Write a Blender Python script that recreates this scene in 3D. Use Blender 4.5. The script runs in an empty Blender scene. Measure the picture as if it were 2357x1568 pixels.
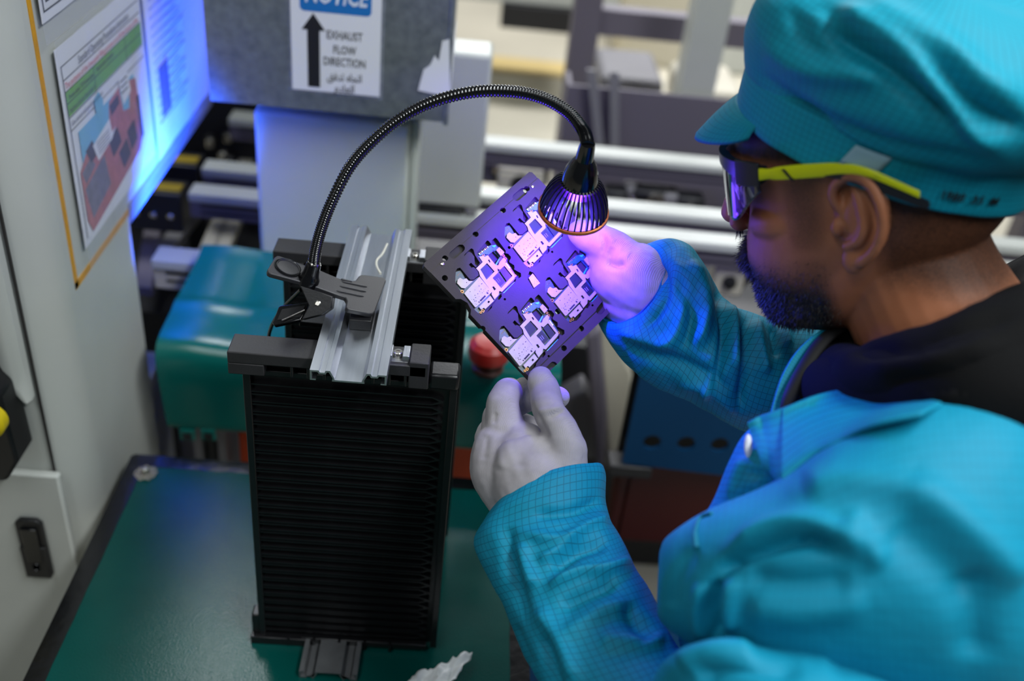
import bpy, bmesh, math, random
import numpy as np
from mathutils import Vector, Matrix, noise
from mathutils.geometry import delaunay_2d_cdt
random.seed(7); rng = np.random.default_rng(7)
scene = bpy.context.scene
COL = scene.collection

# ------------------------------------------------------------------ camera
IW, IH = 2357.0, 1568.0
LENS = 35.0
FPX = LENS / 36.0 * IW
PITCH, ROLL, YAW = math.radians(33.77), math.radians(6.73), math.radians(3.85)
CAM = np.array([0.0, 0.0, 0.92])                 # table top is z = 0
_F = np.array([math.sin(YAW)*math.cos(PITCH), math.cos(YAW)*math.cos(PITCH), -math.sin(PITCH)])
_R0 = np.cross(_F, [0, 0, 1]); _R0 /= np.linalg.norm(_R0); _U0 = np.cross(_R0, _F)
CR = math.cos(ROLL)*_R0 + math.sin(ROLL)*_U0
CU = -math.sin(ROLL)*_R0 + math.cos(ROLL)*_U0
CM = np.array([CR, CU, -_F])
cam = bpy.data.cameras.new('camera'); cam.lens = LENS; cam.sensor_width = 36.0; cam.clip_start = 0.02; cam.clip_end = 60
cam.dof.use_dof = True; cam.dof.focus_distance = 0.875; cam.dof.aperture_fstop = 3.0
camo = bpy.data.objects.new('camera', cam); COL.objects.link(camo)
camo.matrix_world = Matrix(((CR[0], CU[0], -_F[0], CAM[0]), (CR[1], CU[1], -_F[1], CAM[1]), (CR[2], CU[2], -_F[2], CAM[2]), (0, 0, 0, 1)))
scene.camera = camo

def ray(x, y): return CM.T @ np.array([(x-IW/2)/FPX, -(y-IH/2)/FPX, -1.0])
def at(x, y, d): return CAM + d*ray(x, y)                        # a point seen at a pixel, d metres in front of the camera
def onx(x, y, X): r = ray(x, y); return CAM + (X-CAM[0])/r[0]*r
def ony(x, y, Y): r = ray(x, y); return CAM + (Y-CAM[1])/r[1]*r
def onz(x, y, Z): r = ray(x, y); return CAM + (Z-CAM[2])/r[2]*r
def proj(P):
    q = (np.asarray(P, float)-CAM) @ CM.T
    return np.stack([IW/2+FPX*q[..., 0]/-q[..., 2], IH/2-FPX*q[..., 1]/-q[..., 2], -q[..., 2]], -1)

# ------------------------------------------------------------------ world and lights
w = bpy.data.worlds.new('world'); scene.world = w; w.use_nodes = True
bg = w.node_tree.nodes['Background']; bg.inputs[0].default_value = (0.62, 0.72, 0.80, 1); bg.inputs[1].default_value = 0.09
def area(name, loc, target, sx, sy, power, col):
    l = bpy.data.lights.new(name, 'AREA'); l.shape = 'RECTANGLE'; l.size = sx; l.size_y = sy; l.energy = power; l.color = col
    o = bpy.data.objects.new(name, l); COL.objects.link(o); o.location = loc
    o.rotation_euler = (Vector(target)-Vector(loc)).to_track_quat('-Z', 'Y').to_euler()
    return o
area('ceiling_tube_light', (0.9, 0.15, 2.05), (0.9, 0.15, 0), 0.35, 2.0, 54, (0.93, 0.98, 1.0))
area('ceiling_tube_light', (-0.78, 2.25, 2.05), (-0.78, 2.25, 0), 0.45, 0.6, 22, (0.93, 0.98, 1.0))
area('ceiling_tube_light', (0.7, 4.1, 2.05), (0.7, 4.1, 0), 2.4, 0.35, 90, (0.95, 0.97, 1.0))
area('ceiling_tube_light', (-.7, -.5, 2.05), (-.7, -.5, 0), 0.35, 2.0, 14, (0.93, 0.98, 1.0))  # fill added from the front left to lift cap and jacket
area('ceiling_tube_light', (0.6, 5.2, 2.05), (0.6, 5.2, 0), 2.4, 0.35, 110, (0.98, 0.98, 1.0))
scene.view_settings.view_transform = 'Standard'; scene.view_settings.look = 'None'
scene.view_settings.exposure = 0.0; scene.view_settings.gamma = 1.0; scene.view_settings.use_curve_mapping = False

# ------------------------------------------------------------------ materials
def lin(c):
    return tuple(((v/255.0)/12.92 if v/255.0 <= 0.04045 else ((v/255.0+0.055)/1.055)**2.4) for v in c)
def mat(name, col, rough=0.5, metal=0.0, var=0.0, vscale=20.0, bump=0.0, bscale=200.0, spec=0.5, coat=0.0, emit=None, estr=0.0, col2=None, detail=3.0, alpha=None, sheen=0.0, stretch=None):
    m = bpy.data.materials.new(name); m.use_nodes = True; nt = m.node_tree; b = nt.nodes['Principled BSDF']
    c = lin(col) + (1,)
    b.inputs['Base Color'].default_value = c; b.inputs['Roughness'].default_value = rough; b.inputs['Metallic'].default_value = metal
    b.inputs['Specular IOR Level'].default_value = spec; b.inputs['Coat Weight'].default_value = coat; b.inputs['Sheen Weight'].default_value = sheen
    if emit: b.inputs['Emission Color'].default_value = lin(emit)+(1,); b.inputs['Emission Strength'].default_value = estr
    tc = nt.nodes.new('ShaderNodeTexCoord'); src = tc.outputs['Object']
    if stretch:
        mp = nt.nodes.new('ShaderNodeMapping'); mp.inputs['Scale'].default_value = stretch; nt.links.new(src, mp.inputs[0]); src = mp.outputs[0]
    if var > 0 or col2:
        n = nt.nodes.new('ShaderNodeTexNoise'); n.inputs['Scale'].default_value = vscale; n.inputs['Detail'].default_value = detail
        nt.links.new(src, n.inputs['Vector'])
        mx = nt.nodes.new('ShaderNodeMix'); mx.data_type = 'RGBA'
        r = nt.nodes.new('ShaderNodeMapRange'); r.inputs['From Min'].default_value = 0.3; r.inputs['From Max'].default_value = 0.7
        nt.links.new(n.outputs['Fac'], r.inputs[0]); nt.links.new(r.outputs[0], mx.inputs[0])
        if col2: a_, b_ = c, lin(col2)+(1,)
        else: a_ = tuple(v*(1-var) for v in c[:3])+(1,); b_ = tuple(min(1, v*(1+var)) for v in c[:3])+(1,)
        mx.inputs[6].default_value = a_; mx.inputs[7].default_value = b_
        nt.links.new(mx.outputs[2], b.inputs['Base Color'])
    if bump > 0:
        n2 = nt.nodes.new('ShaderNodeTexNoise'); n2.inputs['Scale'].default_value = bscale; n2.inputs['Detail'].default_value = 3
        nt.links.new(src, n2.inputs['Vector'])
        bp = nt.nodes.new('ShaderNodeBump'); bp.inputs['Strength'].default_value = bump; bp.inputs['Distance'].default_value = 0.002
        nt.links.new(n2.outputs['Fac'], bp.inputs['Height']); nt.links.new(bp.outputs[0], b.inputs['Normal'])
    if alpha is not None:
        b.inputs['Alpha'].default_value = alpha
    return m

def cloth_mat(name, col, pitch=0.0055, line=0.55, rough=0.66, grid=True):
    """anti-static cloth: thin darker conductive threads in a square grid, laid out in the garment's own UV metres"""
    m = mat(name, col, rough, spec=0.32); nt = m.node_tree; b = nt.nodes['Principled BSDF']
    uv = nt.nodes.new('ShaderNodeUVMap'); sep = nt.nodes.new('ShaderNodeSeparateXYZ'); nt.links.new(uv.outputs[0], sep.inputs[0])
    fac = None
    for k in (0, 1):
        a = nt.nodes.new('ShaderNodeMath'); a.operation = 'DIVIDE'; a.inputs[1].default_value = pitch; nt.links.new(sep.outputs[k], a.inputs[0])
        fr = nt.nodes.new('ShaderNodeMath'); fr.operation = 'FRACT'; nt.links.new(a.outputs[0], fr.inputs[0])
        lt = nt.nodes.new('ShaderNodeMath'); lt.operation = 'LESS_THAN'; lt.inputs[1].default_value = 0.11; nt.links.new(fr.outputs[0], lt.inputs[0])
        if fac is None: fac = lt.outputs[0]
        else:
            mxm = nt.nodes.new('ShaderNodeMath'); mxm.operation = 'MAXIMUM'; nt.links.new(fac, mxm.inputs[0]); nt.links.new(lt.outputs[0], mxm.inputs[1]); fac = mxm.outputs[0]
    mx = nt.nodes.new('ShaderNodeMix'); mx.data_type = 'RGBA'
    c = lin(col); mx.inputs[6].default_value = c+(1,); mx.inputs[7].default_value = tuple(v*(1-line) for v in c)+(1,)
    nt.links.new(fac, mx.inputs[0])
    if grid: nt.links.new(mx.outputs[2], b.inputs['Base Color'])
    wv = nt.nodes.new('ShaderNodeTexNoise'); wv.inputs['Scale'].default_value = 14; wv.inputs['Detail'].default_value = 4
    tc = nt.nodes.new('ShaderNodeTexCoord'); nt.links.new(tc.outputs['Object'], wv.inputs['Vector'])
    bp = nt.nodes.new('ShaderNodeBump'); bp.inputs['Strength'].default_value = 0.35; bp.inputs['Distance'].default_value = 0.012
    nt.links.new(wv.outputs['Fac'], bp.inputs['Height']); nt.links.new(bp.outputs[0], b.inputs['Normal'])
    return m

M = dict(
    white=mat('white_enamel', (190, 193, 187), 0.38, var=0.03, vscale=9, bump=0.05, bscale=600),
    seam=mat('dark_seam', (38, 36, 34), 0.7),
    green=mat('green_rubber_mat', (0, 72, 66), 0.22, var=0.10, vscale=14, bump=0.16, bscale=420, spec=0.3),
    teal=mat('teal_sheet', (0, 104, 98), 0.22, var=0.05, vscale=6, spec=0.5),
    tape=mat('black_tape', (10, 11, 13), 0.25, bump=0.35, bscale=60, spec=0.5),
    black=mat('black_plastic', (20, 20, 22), 0.42, bump=0.08, bscale=500),
    blackg=mat('black_gloss', (9, 9, 11), 0.16, coat=0.4),
    finb=mat('black_anodised_fin', (8, 8, 10), 0.38, spec=0.35),
    clampg=mat('dark_grey_plastic', (44, 44, 47), 0.42, bump=0.06, bscale=900),
    rackb=mat('rack_plastic', (19, 19, 21), 0.33, var=0.15, vscale=60, bump=0.05, bscale=400, spec=0.5),
    barb=mat('rack_bar_plastic', (40, 39, 41), 0.55, var=0.12, vscale=40, bump=0.1, bscale=300),
    alu=mat('brushed_aluminium', (196, 200, 206), 0.34, 1.0, var=0.06, vscale=40, stretch=(6, 0.4, 6), bump=0.04, bscale=300),
    aludull=mat('dull_aluminium', (150, 152, 154), 0.5, 0.9, var=0.12, vscale=60),
    steel=mat('steel', (205, 200, 192), 0.22, 1.0),
    galv=mat('galvanised_sheet', (128, 137, 143), 0.46, 0.75, col2=(158, 166, 171), vscale=70, detail=5),
    paper=mat('white_paper', (226, 228, 236), 0.55),
    film=mat('laminate', (208, 214, 236), 0.12, coat=0.6, alpha=0.10),
    ink=mat('black_ink', (22, 22, 28), 0.6),
    inkgrey=mat('grey_ink', (120, 122, 150), 0.6),
    blueink=mat('blue_ink', (22, 112, 188), 0.5),
    whiteink=mat('white_ink', (214, 222, 236), 0.55),
    redink=mat('red_ink', (214, 70, 84), 0.6),
    greenink=mat('green_ink', (98, 166, 66), 0.6),
    cyanink=mat('cyan_ink', (110, 180, 220), 0.6),
    pinkink=mat('pink_print', (176, 104, 112), 0.6, var=0.15, vscale=90),
    greyink=mat('grey_print', (112, 108, 132), 0.6, var=0.15, vscale=90),
    darkink=mat('dark_print', (48, 40, 70), 0.6),
    ytape=mat('amber_tape', (214, 152, 0), 0.34, var=0.08, vscale=40),
    yellow=mat('yellow_plastic', (214, 190, 20), 0.45),
    brass=mat('yellow_brass', (176, 150, 44), 0.4, 0.3),
    orange=mat('orange_paint', (196, 66, 12), 0.5),
    rust=mat('red_brown_paint', (78, 26, 12), 0.5),
    bluep=mat('blue_painted_metal', (0, 58, 98), 0.6, spec=0.2),
    red=mat('red_plastic', (190, 40, 34), 0.4),
    grey=mat('grey_paint', (120, 118, 122), 0.5),
    mauve=mat('mauve_grey_paint', (104, 98, 110), 0.55),
    dark=mat('dark_metal', (26, 26, 30), 0.45),
    cream=mat('cream_paint', (196, 190, 172), 0.5),
    floor=mat('beige_floor', (196, 190, 172), 0.5, var=0.05, vscale=3),
    wall=mat('pale_wall', (176, 178, 178), 0.6),
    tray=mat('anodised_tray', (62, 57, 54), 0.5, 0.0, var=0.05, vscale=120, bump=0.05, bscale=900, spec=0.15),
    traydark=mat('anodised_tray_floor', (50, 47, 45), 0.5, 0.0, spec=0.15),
    pcb=mat('blue_green_circuit_board', (10, 60, 66), 0.35, var=0.3, vscale=260),
    pcbblue=mat('circuit_board_top', (14, 96, 140), 0.3, var=0.3, vscale=300),
    shield=mat('shield_can', (158, 150, 134), 0.42, 0.25, var=0.05, vscale=300),
    chip=mat('chip_black', (16, 18, 38), 0.4, spec=0.3),
    chipdark=mat('hole_dark', (14, 13, 16), 0.6),
    gold=mat('gold_pad', (150, 104, 56), 0.35, 0.7),
    cyan=mat('cyan_glow', (40, 206, 222), 0.25),  # fluorescent glow of the board edges, put into plain colour
    orangering=mat('copper_ring', (196, 110, 40), 0.35, 0.4),
    led=mat('uv_led_lens', (150, 120, 255), 0.3, emit=(96, 40, 255), estr=30.0),
    skin=None,
    glove=mat('knit_glove', (170, 165, 168), 0.85, var=0.22, vscale=34, detail=6, bump=0.0),
    hood=mat('black_fabric', (8, 8, 9), 0.9, bump=0.2, bscale=500, spec=0.2),
    cord=mat('black_cord', (12, 12, 16), 0.7),
    capc=cloth_mat('cap_cloth', (0, 150, 176), pitch=0.0045, line=0.30),
    jacket=cloth_mat('jacket_cloth', (0, 138, 170), pitch=0.0055, line=0.42),
    jacketp=cloth_mat('jacket_cloth_plain', (0, 138, 170), pitch=0.0055, line=0.14),
    tag=mat('pale_fabric_tag', (140, 176, 190), 0.8),
    glyel=mat('lime_yellow_rubber', (206, 214, 0), 0.42),
    glblk=mat('glasses_black', (24, 28, 36), 0.35),
    lens=mat('mirror_lens', (12, 14, 46), 0.06, 0.2, coat=1.0, spec=0.9),
    hair=mat('black_hair', (22, 16, 13), 0.55),
    bag=mat('thin_white_film', (240, 243, 243), 0.45, spec=0.5),
    clear=mat('cloudy_clear_plastic', (200, 190, 180), 0.15, alpha=0.45),
)
# knit relief on the glove
def knit(m):
    nt = m.node_tree; b = nt.nodes['Principled BSDF']; tc = nt.nodes.new('ShaderNodeTexCoord')
    mp = nt.nodes.new('ShaderNodeMapping'); mp.inputs['Rotation'].default_value = (0.3, 0.5, 0.9); nt.links.new(tc.outputs['Object'], mp.inputs[0])
    wv = nt.nodes.new('ShaderNodeTexWave'); wv.inputs['Scale'].default_value = 330; wv.inputs['Distortion'].default_value = 2.0; wv.inputs['Detail'].default_value = 1
    nt.links.new(mp.outputs[0], wv.inputs['Vector'])
    bp = nt.nodes.new('ShaderNodeBump'); bp.inputs['Strength'].default_value = 0.3; bp.inputs['Distance'].default_value = 0.0006
    nt.links.new(wv.outputs['Fac'], bp.inputs['Height']); nt.links.new(bp.outputs[0], b.inputs['Normal'])
knit(M['glove'])

# ------------------------------------------------------------------ mesh helpers
def setpar(ob, parent):                    # parts are modelled in scene coordinates, the empty stands at the thing's base
    ob.parent = parent
    if parent.type == 'EMPTY': ob.matrix_parent_inverse = Matrix.Translation(-parent.location)
class MB:
    def __init__(s): s.v = []; s.f = []; s.uv = None
    def add(s, vs, fs):
        o = len(s.v); s.v += [tuple(map(float, p)) for p in vs]; s.f += [tuple(i+o for i in f) for f in fs]; return s
    def box(s, a, b):
        x0, y0, z0 = [min(a[i], b[i]) for i in range(3)]; x1, y1, z1 = [max(a[i], b[i]) for i in range(3)]
        return s.add([(x0,y0,z0),(x1,y0,z0),(x1,y1,z0),(x0,y1,z0),(x0,y0,z1),(x1,y0,z1),(x1,y1,z1),(x0,y1,z1)],
                     [(0,3,2,1),(4,5,6,7),(0,1,5,4),(1,2,6,5),(2,3,7,6),(3,0,4,7)])
    def obox(s, o, ex, ey, ez):            # corner o and three edge vectors
        o, ex, ey, ez = [np.asarray(q, float) for q in (o, ex, ey, ez)]
        p = [o, o+ex, o+ex+ey, o+ey]; p += [q+ez for q in p[:4]]
        fl = np.dot(np.cross(ex, ey), ez) < 0
        fs = [(0,3,2,1),(4,5,6,7),(0,1,5,4),(1,2,6,5),(2,3,7,6),(3,0,4,7)]
        if fl: fs = [f[::-1] for f in fs]
        return s.add(p, fs)
    def prism(s, poly, o, ex, ey, ez, h0, h1):   # polygon in (ex,ey), extruded along ez
        o, ex, ey, ez = [np.asarray(q, float) for q in (o, ex, ey, ez)]
        n = len(poly); ar = sum(poly[i][0]*poly[(i+1)%n][1]-poly[(i+1)%n][0]*poly[i][1] for i in range(n))
        if (ar < 0) != (np.dot(np.cross(ex, ey), ez)*(h1-h0) < 0): poly = poly[::-1]
        vs = [o+ex*p[0]+ey*p[1]+ez*h for h in (h0, h1) for p in poly]
        fs = [tuple(range(n))[::-1], tuple(range(n, 2*n))] + [(i, (i+1) % n, n+(i+1) % n, n+i) for i in range(n)]
        return s.add(vs, fs)
    def rings(s, R, cap0=True, cap1=True, closed=True):
        n = len(R[0]); vs = [p for r in R for p in r]; fs = []
        for i in range(len(R)-1):
            for j in range(n if closed else n-1):
                k = (j+1) % n; fs.append((i*n+j, i*n+k, (i+1)*n+k, (i+1)*n+j))
        if cap0: fs.append(tuple(range(n))[::-1])
        if cap1: fs.append(tuple(range((len(R)-1)*n, len(R)*n)))
        return s.add(vs, fs)
    def tube(s, path, r, n=12, cap=True):
        P = [np.asarray(p, float) for p in path]; rr = r if hasattr(r, '__len__') else [r]*len(P)
        t = [P[min(i+1, len(P)-1)]-P[max(i-1, 0)] for i in range(len(P))]; t = [q/np.linalg.norm(q) for q in t]
        a = np.cross(t[0], [0.3, 0.1, 0.9]); a /= np.linalg.norm(a); R = []
        for i in range(len(P)):
            a = a-t[i]*np.dot(a, t[i]); a /= np.linalg.norm(a); b = np.cross(t[i], a)
            R.append([P[i]+rr[i]*(math.cos(2*math.pi*k/n)*a+math.sin(2*math.pi*k/n)*b) for k in range(n)])
        return s.rings(R, cap, cap)
    def lathe(s, prof, o=(0, 0, 0), ex=(1, 0, 0), ey=(0, 1, 0), ez=(0, 0, 1), n=32, cap=True):
        o, ex, ey, ez = [np.asarray(q, float) for q in (o, ex, ey, ez)]
        R = [[o+ez*z+r*(math.cos(2*math.pi*k/n)*ex+math.sin(2*math.pi*k/n)*ey) for k in range(n)] for r, z in prof]
        return s.rings(R, cap, cap)
    def build(s, name, m, parent=None, smooth=None, bevel=0, seg=2, fix=True):
        me = bpy.data.meshes.new(name); me.from_pydata(s.v, [], s.f)
        if fix:
            bm = bmesh.new(); bm.from_mesh(me); bmesh.ops.recalc_face_normals(bm, faces=bm.faces); bm.to_mesh(me); bm.free()
        me.materials.append(m if not isinstance(m, str) else M[m])
        if smooth is not None:
            me.polygons.foreach_set('use_smooth', [True]*len(me.polygons)); me.set_sharp_from_angle(angle=math.radians(smooth))
        ob = bpy.data.objects.new(name, me); COL.objects.link(ob)
        if parent is not None: setpar(ob, parent)
        if bevel:
            b = ob.modifiers.new('Bevel', 'BEVEL'); b.width = bevel; b.segments = seg; b.limit_method = 'ANGLE'; b.angle_limit = math.radians(35)
        return ob

def tag(o, label=None, cat=None, group=None, kind=None):
    if label: o['label'] = label
    if cat: o['category'] = cat
    if group: o['group'] = group
    if kind: o['kind'] = kind
    return o
def empty(name, loc=(0, 0, 0), label=None, cat=None, group=None, kind=None):
    o = bpy.data.objects.new(name, None); COL.objects.link(o); o.empty_display_size = 0.02
    o.location = tuple(map(float, loc))
    return tag(o, label, cat, group, kind)
def bx(name, a, b, m, parent=None, bevel=0.002):
    return MB().box(a, b).build(name, m, parent, bevel=bevel, smooth=30 if bevel else None)
def share(ob, name, parent=None, loc=None, M4=None):
    c = ob.copy(); c.name = name; COL.objects.link(c)
    if parent is not None: setpar(c, parent)
    if loc is not None: c.location = loc
    if M4 is not None: c.matrix_local = M4
    return c
def catmull(P, n):
    P = [np.asarray(p, float) for p in P]; out = []; m = len(P)
    for k in range(n):
        t = k/(n-1)*(m-1); i = min(int(t), m-2); u = t-i
        p0, p1, p2, p3 = P[max(i-1, 0)], P[i], P[i+1], P[min(i+2, m-1)]
        out.append(0.5*((2*p1)+(-p0+p2)*u+(2*p0-5*p1+4*p2-p3)*u*u+(-p0+3*p1-3*p2+p3)*u**3))
    return out
def inpoly(p, poly):
    c = False; n = len(poly); x, y = p
    for i in range(n):
        x1, y1 = poly[i]; x2, y2 = poly[(i+1) % n]
        if (y1 > y) != (y2 > y) and x < (x2-x1)*(y-y1)/(y2-y1)+x1: c = not c
    return c
def circle(cx, cy, r, n=16, ry=None): return [(cx+r*math.cos(2*math.pi*k/n), cy+(ry or r)*math.sin(2*math.pi*k/n)) for k in range(n)]
def plate(mb, outer, holes, o, ex, ey, ez, h0, h1):
    """a flat plate with through holes: both faces and every rim"""
    o, ex, ey, ez = [np.asarray(q, float) for q in (o, ex, ey, ez)]
    polys = [outer]+holes; pts = []; edges = []
    for pl in polys:
        b = len(pts); n = len(pl); pts += [Vector(p) for p in pl]; edges += [(b+i, b+(i+1) % n) for i in range(n)]
    r = delaunay_2d_cdt(pts, edges, [], 0, 1e-7); V, E_, Fc = r[0], r[1], r[2]
    V = [(p.x, p.y) for p in V]; keep = []
    for f in Fc:
        c = (sum(V[i][0] for i in f)/len(f), sum(V[i][1] for i in f)/len(f))
        if inpoly(c, outer) and not any(inpoly(c, h) for h in holes): keep.append(tuple(f))
    cnt = {}
    for f in keep:
        for i in range(len(f)):
            a, b = f[i], f[(i+1) % len(f)]; cnt[(a, b)] = cnt.get((a, b), 0)+1
    n = len(V); vs = [o+ex*p[0]+ey*p[1]+ez*h for h in (h0, h1) for p in V]
    fs = [f[::-1] for f in keep]+[tuple(i+n for i in f) for f in keep]
    fs += [(a, b, b+n, a+n) for (a, b) in cnt if (b, a) not in cnt]
    return mb.add(vs, fs)
def text(name, body, m, parent, o, ex, ey, size, align='LEFT', shear=0.0, maxw=None, bold=0.0, lift=0.0003, font=None):
    """flat print: lettering turned into a mesh lying on the plane (o, ex, ey)"""
    cu = bpy.data.curves.new(name, 'FONT'); cu.body = body; cu.size = size; cu.align_x = align; cu.shear = shear; cu.offset = bold; cu.resolution_u = 2
    if font: cu.font = font
    to = bpy.data.objects.new(name+'_tmp', cu); COL.objects.link(to)
    dg = bpy.context.evaluated_depsgraph_get(); me = bpy.data.meshes.new_from_object(to.evaluated_get(dg))
    bpy.data.objects.remove(to); bpy.data.curves.remove(cu)
    co = np.array([v.co[:] for v in me.vertices]) if len(me.vertices) else np.zeros((0, 3))
    ex, ey = np.asarray(ex, float), np.asarray(ey, float); nz = np.cross(ex, ey)
    if len(co):
        wd = co[:, 0].max()-co[:, 0].min()
        if maxw and wd > maxw: co[:, 0] *= maxw/wd
        P = np.asarray(o, float)+co[:, :1]*ex+co[:, 1:2]*ey+nz*lift
        me.vertices.foreach_set('co', P.ravel()); me.update()
    me.materials.clear(); me.materials.append(M[m]); me.name = name
    ob = bpy.data.objects.new(name, me); COL.objects.link(ob); setpar(ob, parent)
    return ob
def join_meshes(obs, name):
    """join flat pieces of one part"""
    mb = MB()
    for o in obs:
        mb.add([v.co[:] for v in o.data.vertices], [tuple(p.vertices) for p in o.data.polygons])
    m = obs[0].data.materials[0]; par = obs[0].parent
    for o in obs: bpy.data.objects.remove(o)
    return mb.build(name, m, par, fix=False)
# ================================================================== the setting
FZ = -0.75
tag(bx('floor', (-4, -1.5, FZ-0.05), (5, 9, FZ), 'floor', bevel=0), 'pale beige factory floor seen far below', None, None, 'structure')
tag(bx('wall_back', (-4, 9, FZ), (5, 9.1, 3.2), 'wall', bevel=0), None, None, None, 'structure')
tag(bx('wall_left', (-4.1, -1.5, FZ), (-4, 9, 3.2), 'wall', bevel=0), None, None, None, 'structure')
# ------------------------------------------------------------------ bench with green mat
TX0, TX1, TY0, TY1 = -0.418, 0.108, 0.10, 1.022
bench = empty('workbench', (-0.155, 0.56, FZ), 'workbench with glossy green mat edged in black tape', 'workbench')
bx('tabletop', (TX0+.004, TY0+.004, -0.035), (TX1-.004, TY1-.004, -0.003), 'dark', bench)
bx('rubber_mat', (TX0+.002, TY0+.002, -0.003), (TX1-.002, TY1-.002, 0.0), 'green', bench, bevel=0.001)
def tape_strip(p0, p1, wdt, inward, nm='edge_tape'):
    p0, p1, inward = np.array(p0, float), np.array(p1, float), np.array(inward, float); n = 60; R = []
    for i in range(n+1):
        q = p0+(p1-p0)*i/n; wv = wdt*(1+0.06*noise.noise(Vector((i*.7, wdt*90, p0[0]*7))))
        rip = 0.0006*noise.noise(Vector((i*1.9, 3.1, p0[1]*9)))
        z = 0.0012+rip
        R.append([q-inward*0.003+np.array([0, 0, -0.03]), q-inward*0.003+np.array([0, 0, z]), q+inward*wv*.5+np.array([0, 0, z+0.0005*noise.noise(Vector((i*2.3, 8, 1)))]), q+inward*wv+np.array([0, 0, 0.0005])])
    return MB().rings(R, False, False, False).build(nm, 'tape', bench, smooth=50)
tape_strip((TX0, TY0, 0), (TX0, TY1, 0), 0.019, (1, 0, 0)); tape_strip((TX0, TY1, 0), (TX1, TY1, 0), 0.019, (0, -1, 0)); tape_strip((TX1, TY0, 0), (TX1, TY1, 0), 0.019, (-1, 0, 0))
for x in (TX0+.03, TX1-.07):
    for y in (TY0+.03, TY1-.07): bx('leg', (x, y, FZ), (x+.04, y+.04, -.035), 'grey', bench)
# corner bolt under a crumpled clear washer
p = onz(336, 1090, 0.002)
bolt = empty('corner_bolt', p, 'steel bolt with crumpled clear washer at corner of green mat', 'bolt')
R = []
for rr, zz in ((0.005, 0.003), (0.010, 0.004), (0.0145, 0.001)):
    R.append([p+np.array([(rr+.002*math.sin(k*2.6))*math.cos(k/24*2*math.pi), (rr+.002*math.cos(k*1.9))*math.sin(k/24*2*math.pi), zz+.0012*math.sin(k*1.7+rr*900)]) for k in range(24)])
MB().rings(R, True, False).build('washer', 'clear', bolt, smooth=30)
MB().lathe([(.006, .002), (.006, .004), (.0045, .008), (.002, .0095)], p, n=8).build('bolt_head', 'steel', bolt, smooth=30)
# torn white film lying at the front of the mat
mb = MB(); c0 = onz(985, 1590, 0.012); G = 22; vs = []; fs = []
for i in range(G):
    for j in range(G):
        u, v = i/(G-1)-.5, j/(G-1)-.5
        edge = 1+0.16*noise.noise(Vector((u*6, v*6, 2)))
        z = 0.012+0.012*noise.noise(Vector((u*5, v*5, 0)))+0.007*noise.noise(Vector((u*13, v*11, 5)))+0.025*max(0, u+.2)
        vs.append((c0[0]+.062*u*edge+.028*v, c0[1]+.06*v*edge+.018*u, max(.0015, z)))
for i in range(G-1):
    for j in range(G-1): fs.append((i*G+j, (i+1)*G+j, (i+1)*G+j+1, i*G+j+1))
o = mb.add(vs, fs).build('plastic_film', 'bag', smooth=80); sd = o.modifiers.new('Solidify', 'SOLIDIFY'); sd.thickness = 0.0006
tag(o, 'crumpled white plastic film on green mat at bottom of picture', 'plastic film')

# ------------------------------------------------------------------ white machine on the left
MX = -0.436; MYF = 0.905
mach = empty('machine_cabinet', (-.62, 1.2, FZ), 'white enamelled machine housing with rounded corner left of the green mat', 'machine')
def corner_poly(y1, r=0.055, x1=-0.95):
    pl = [(MX, y1), (MX, MYF+r)]
    for k in range(9):
        a = math.pi/2*k/8; pl.append((MX-r+r*math.cos(a), MYF+r-r*math.sin(a)))
    return pl+[(x1, MYF), (x1, y1)]
I3 = ((1, 0, 0), (0, 1, 0), (0, 0, 1))
MB().prism(corner_poly(1.163), (0, 0, 0), *I3, FZ, 0.302).build('post', 'white', mach, smooth=25)
MB().prism(corner_poly(1.60), (0, 0, 0), *I3, 0.302, .70).build('upper_housing', 'white', mach, smooth=25)
bx('lower_rail', (MX-.05, 1.163, 0.274), (MX+.001, 1.60, 0.302), 'grey', mach)
bx('lower_housing', (-.95, 1.163, FZ), (MX-.06, 1.40, -0.10), 'white', mach)
# panel seam on the front and the lifting cover with its rounded lip
a0, a1 = ony(0, 505, MYF-.004), ony(82, 905, MYF-.004)
xs = (a0[0]+a1[0])/2
bx('panel_seam', (xs-.0012, MYF-.0012, -0.4), (xs+.0012, MYF+.002, .69), 'seam', mach, bevel=0)
cv = empty('machine_cover', (xs-.1, MYF-.01, a1[2]), 'white lifting machine cover with rounded lip above the black unit', 'cover')
R = []
for z in np.linspace(a1[2]-.006, .70, 24):
    t = min(1, (z-a1[2]+.006)/.03); wd = 0.016*math.sqrt(max(0.05, 1-(1-t)**2))
    R.append([(xs-.0035-wd+dx*wd, MYF-.001-dy*.016, z) for dx, dy in ((-1, 0), (-.9, .6), (-.3, 1), (.3, 1), (.9, .6), (1, 0))])
MB().rings(R, True, True).build('lip', 'white', cv, smooth=40)
bx('cover_panel', (xs-.4, MYF-.010, a1[2]+.02), (xs-.03, MYF-.001, .70), 'white', cv)
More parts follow.
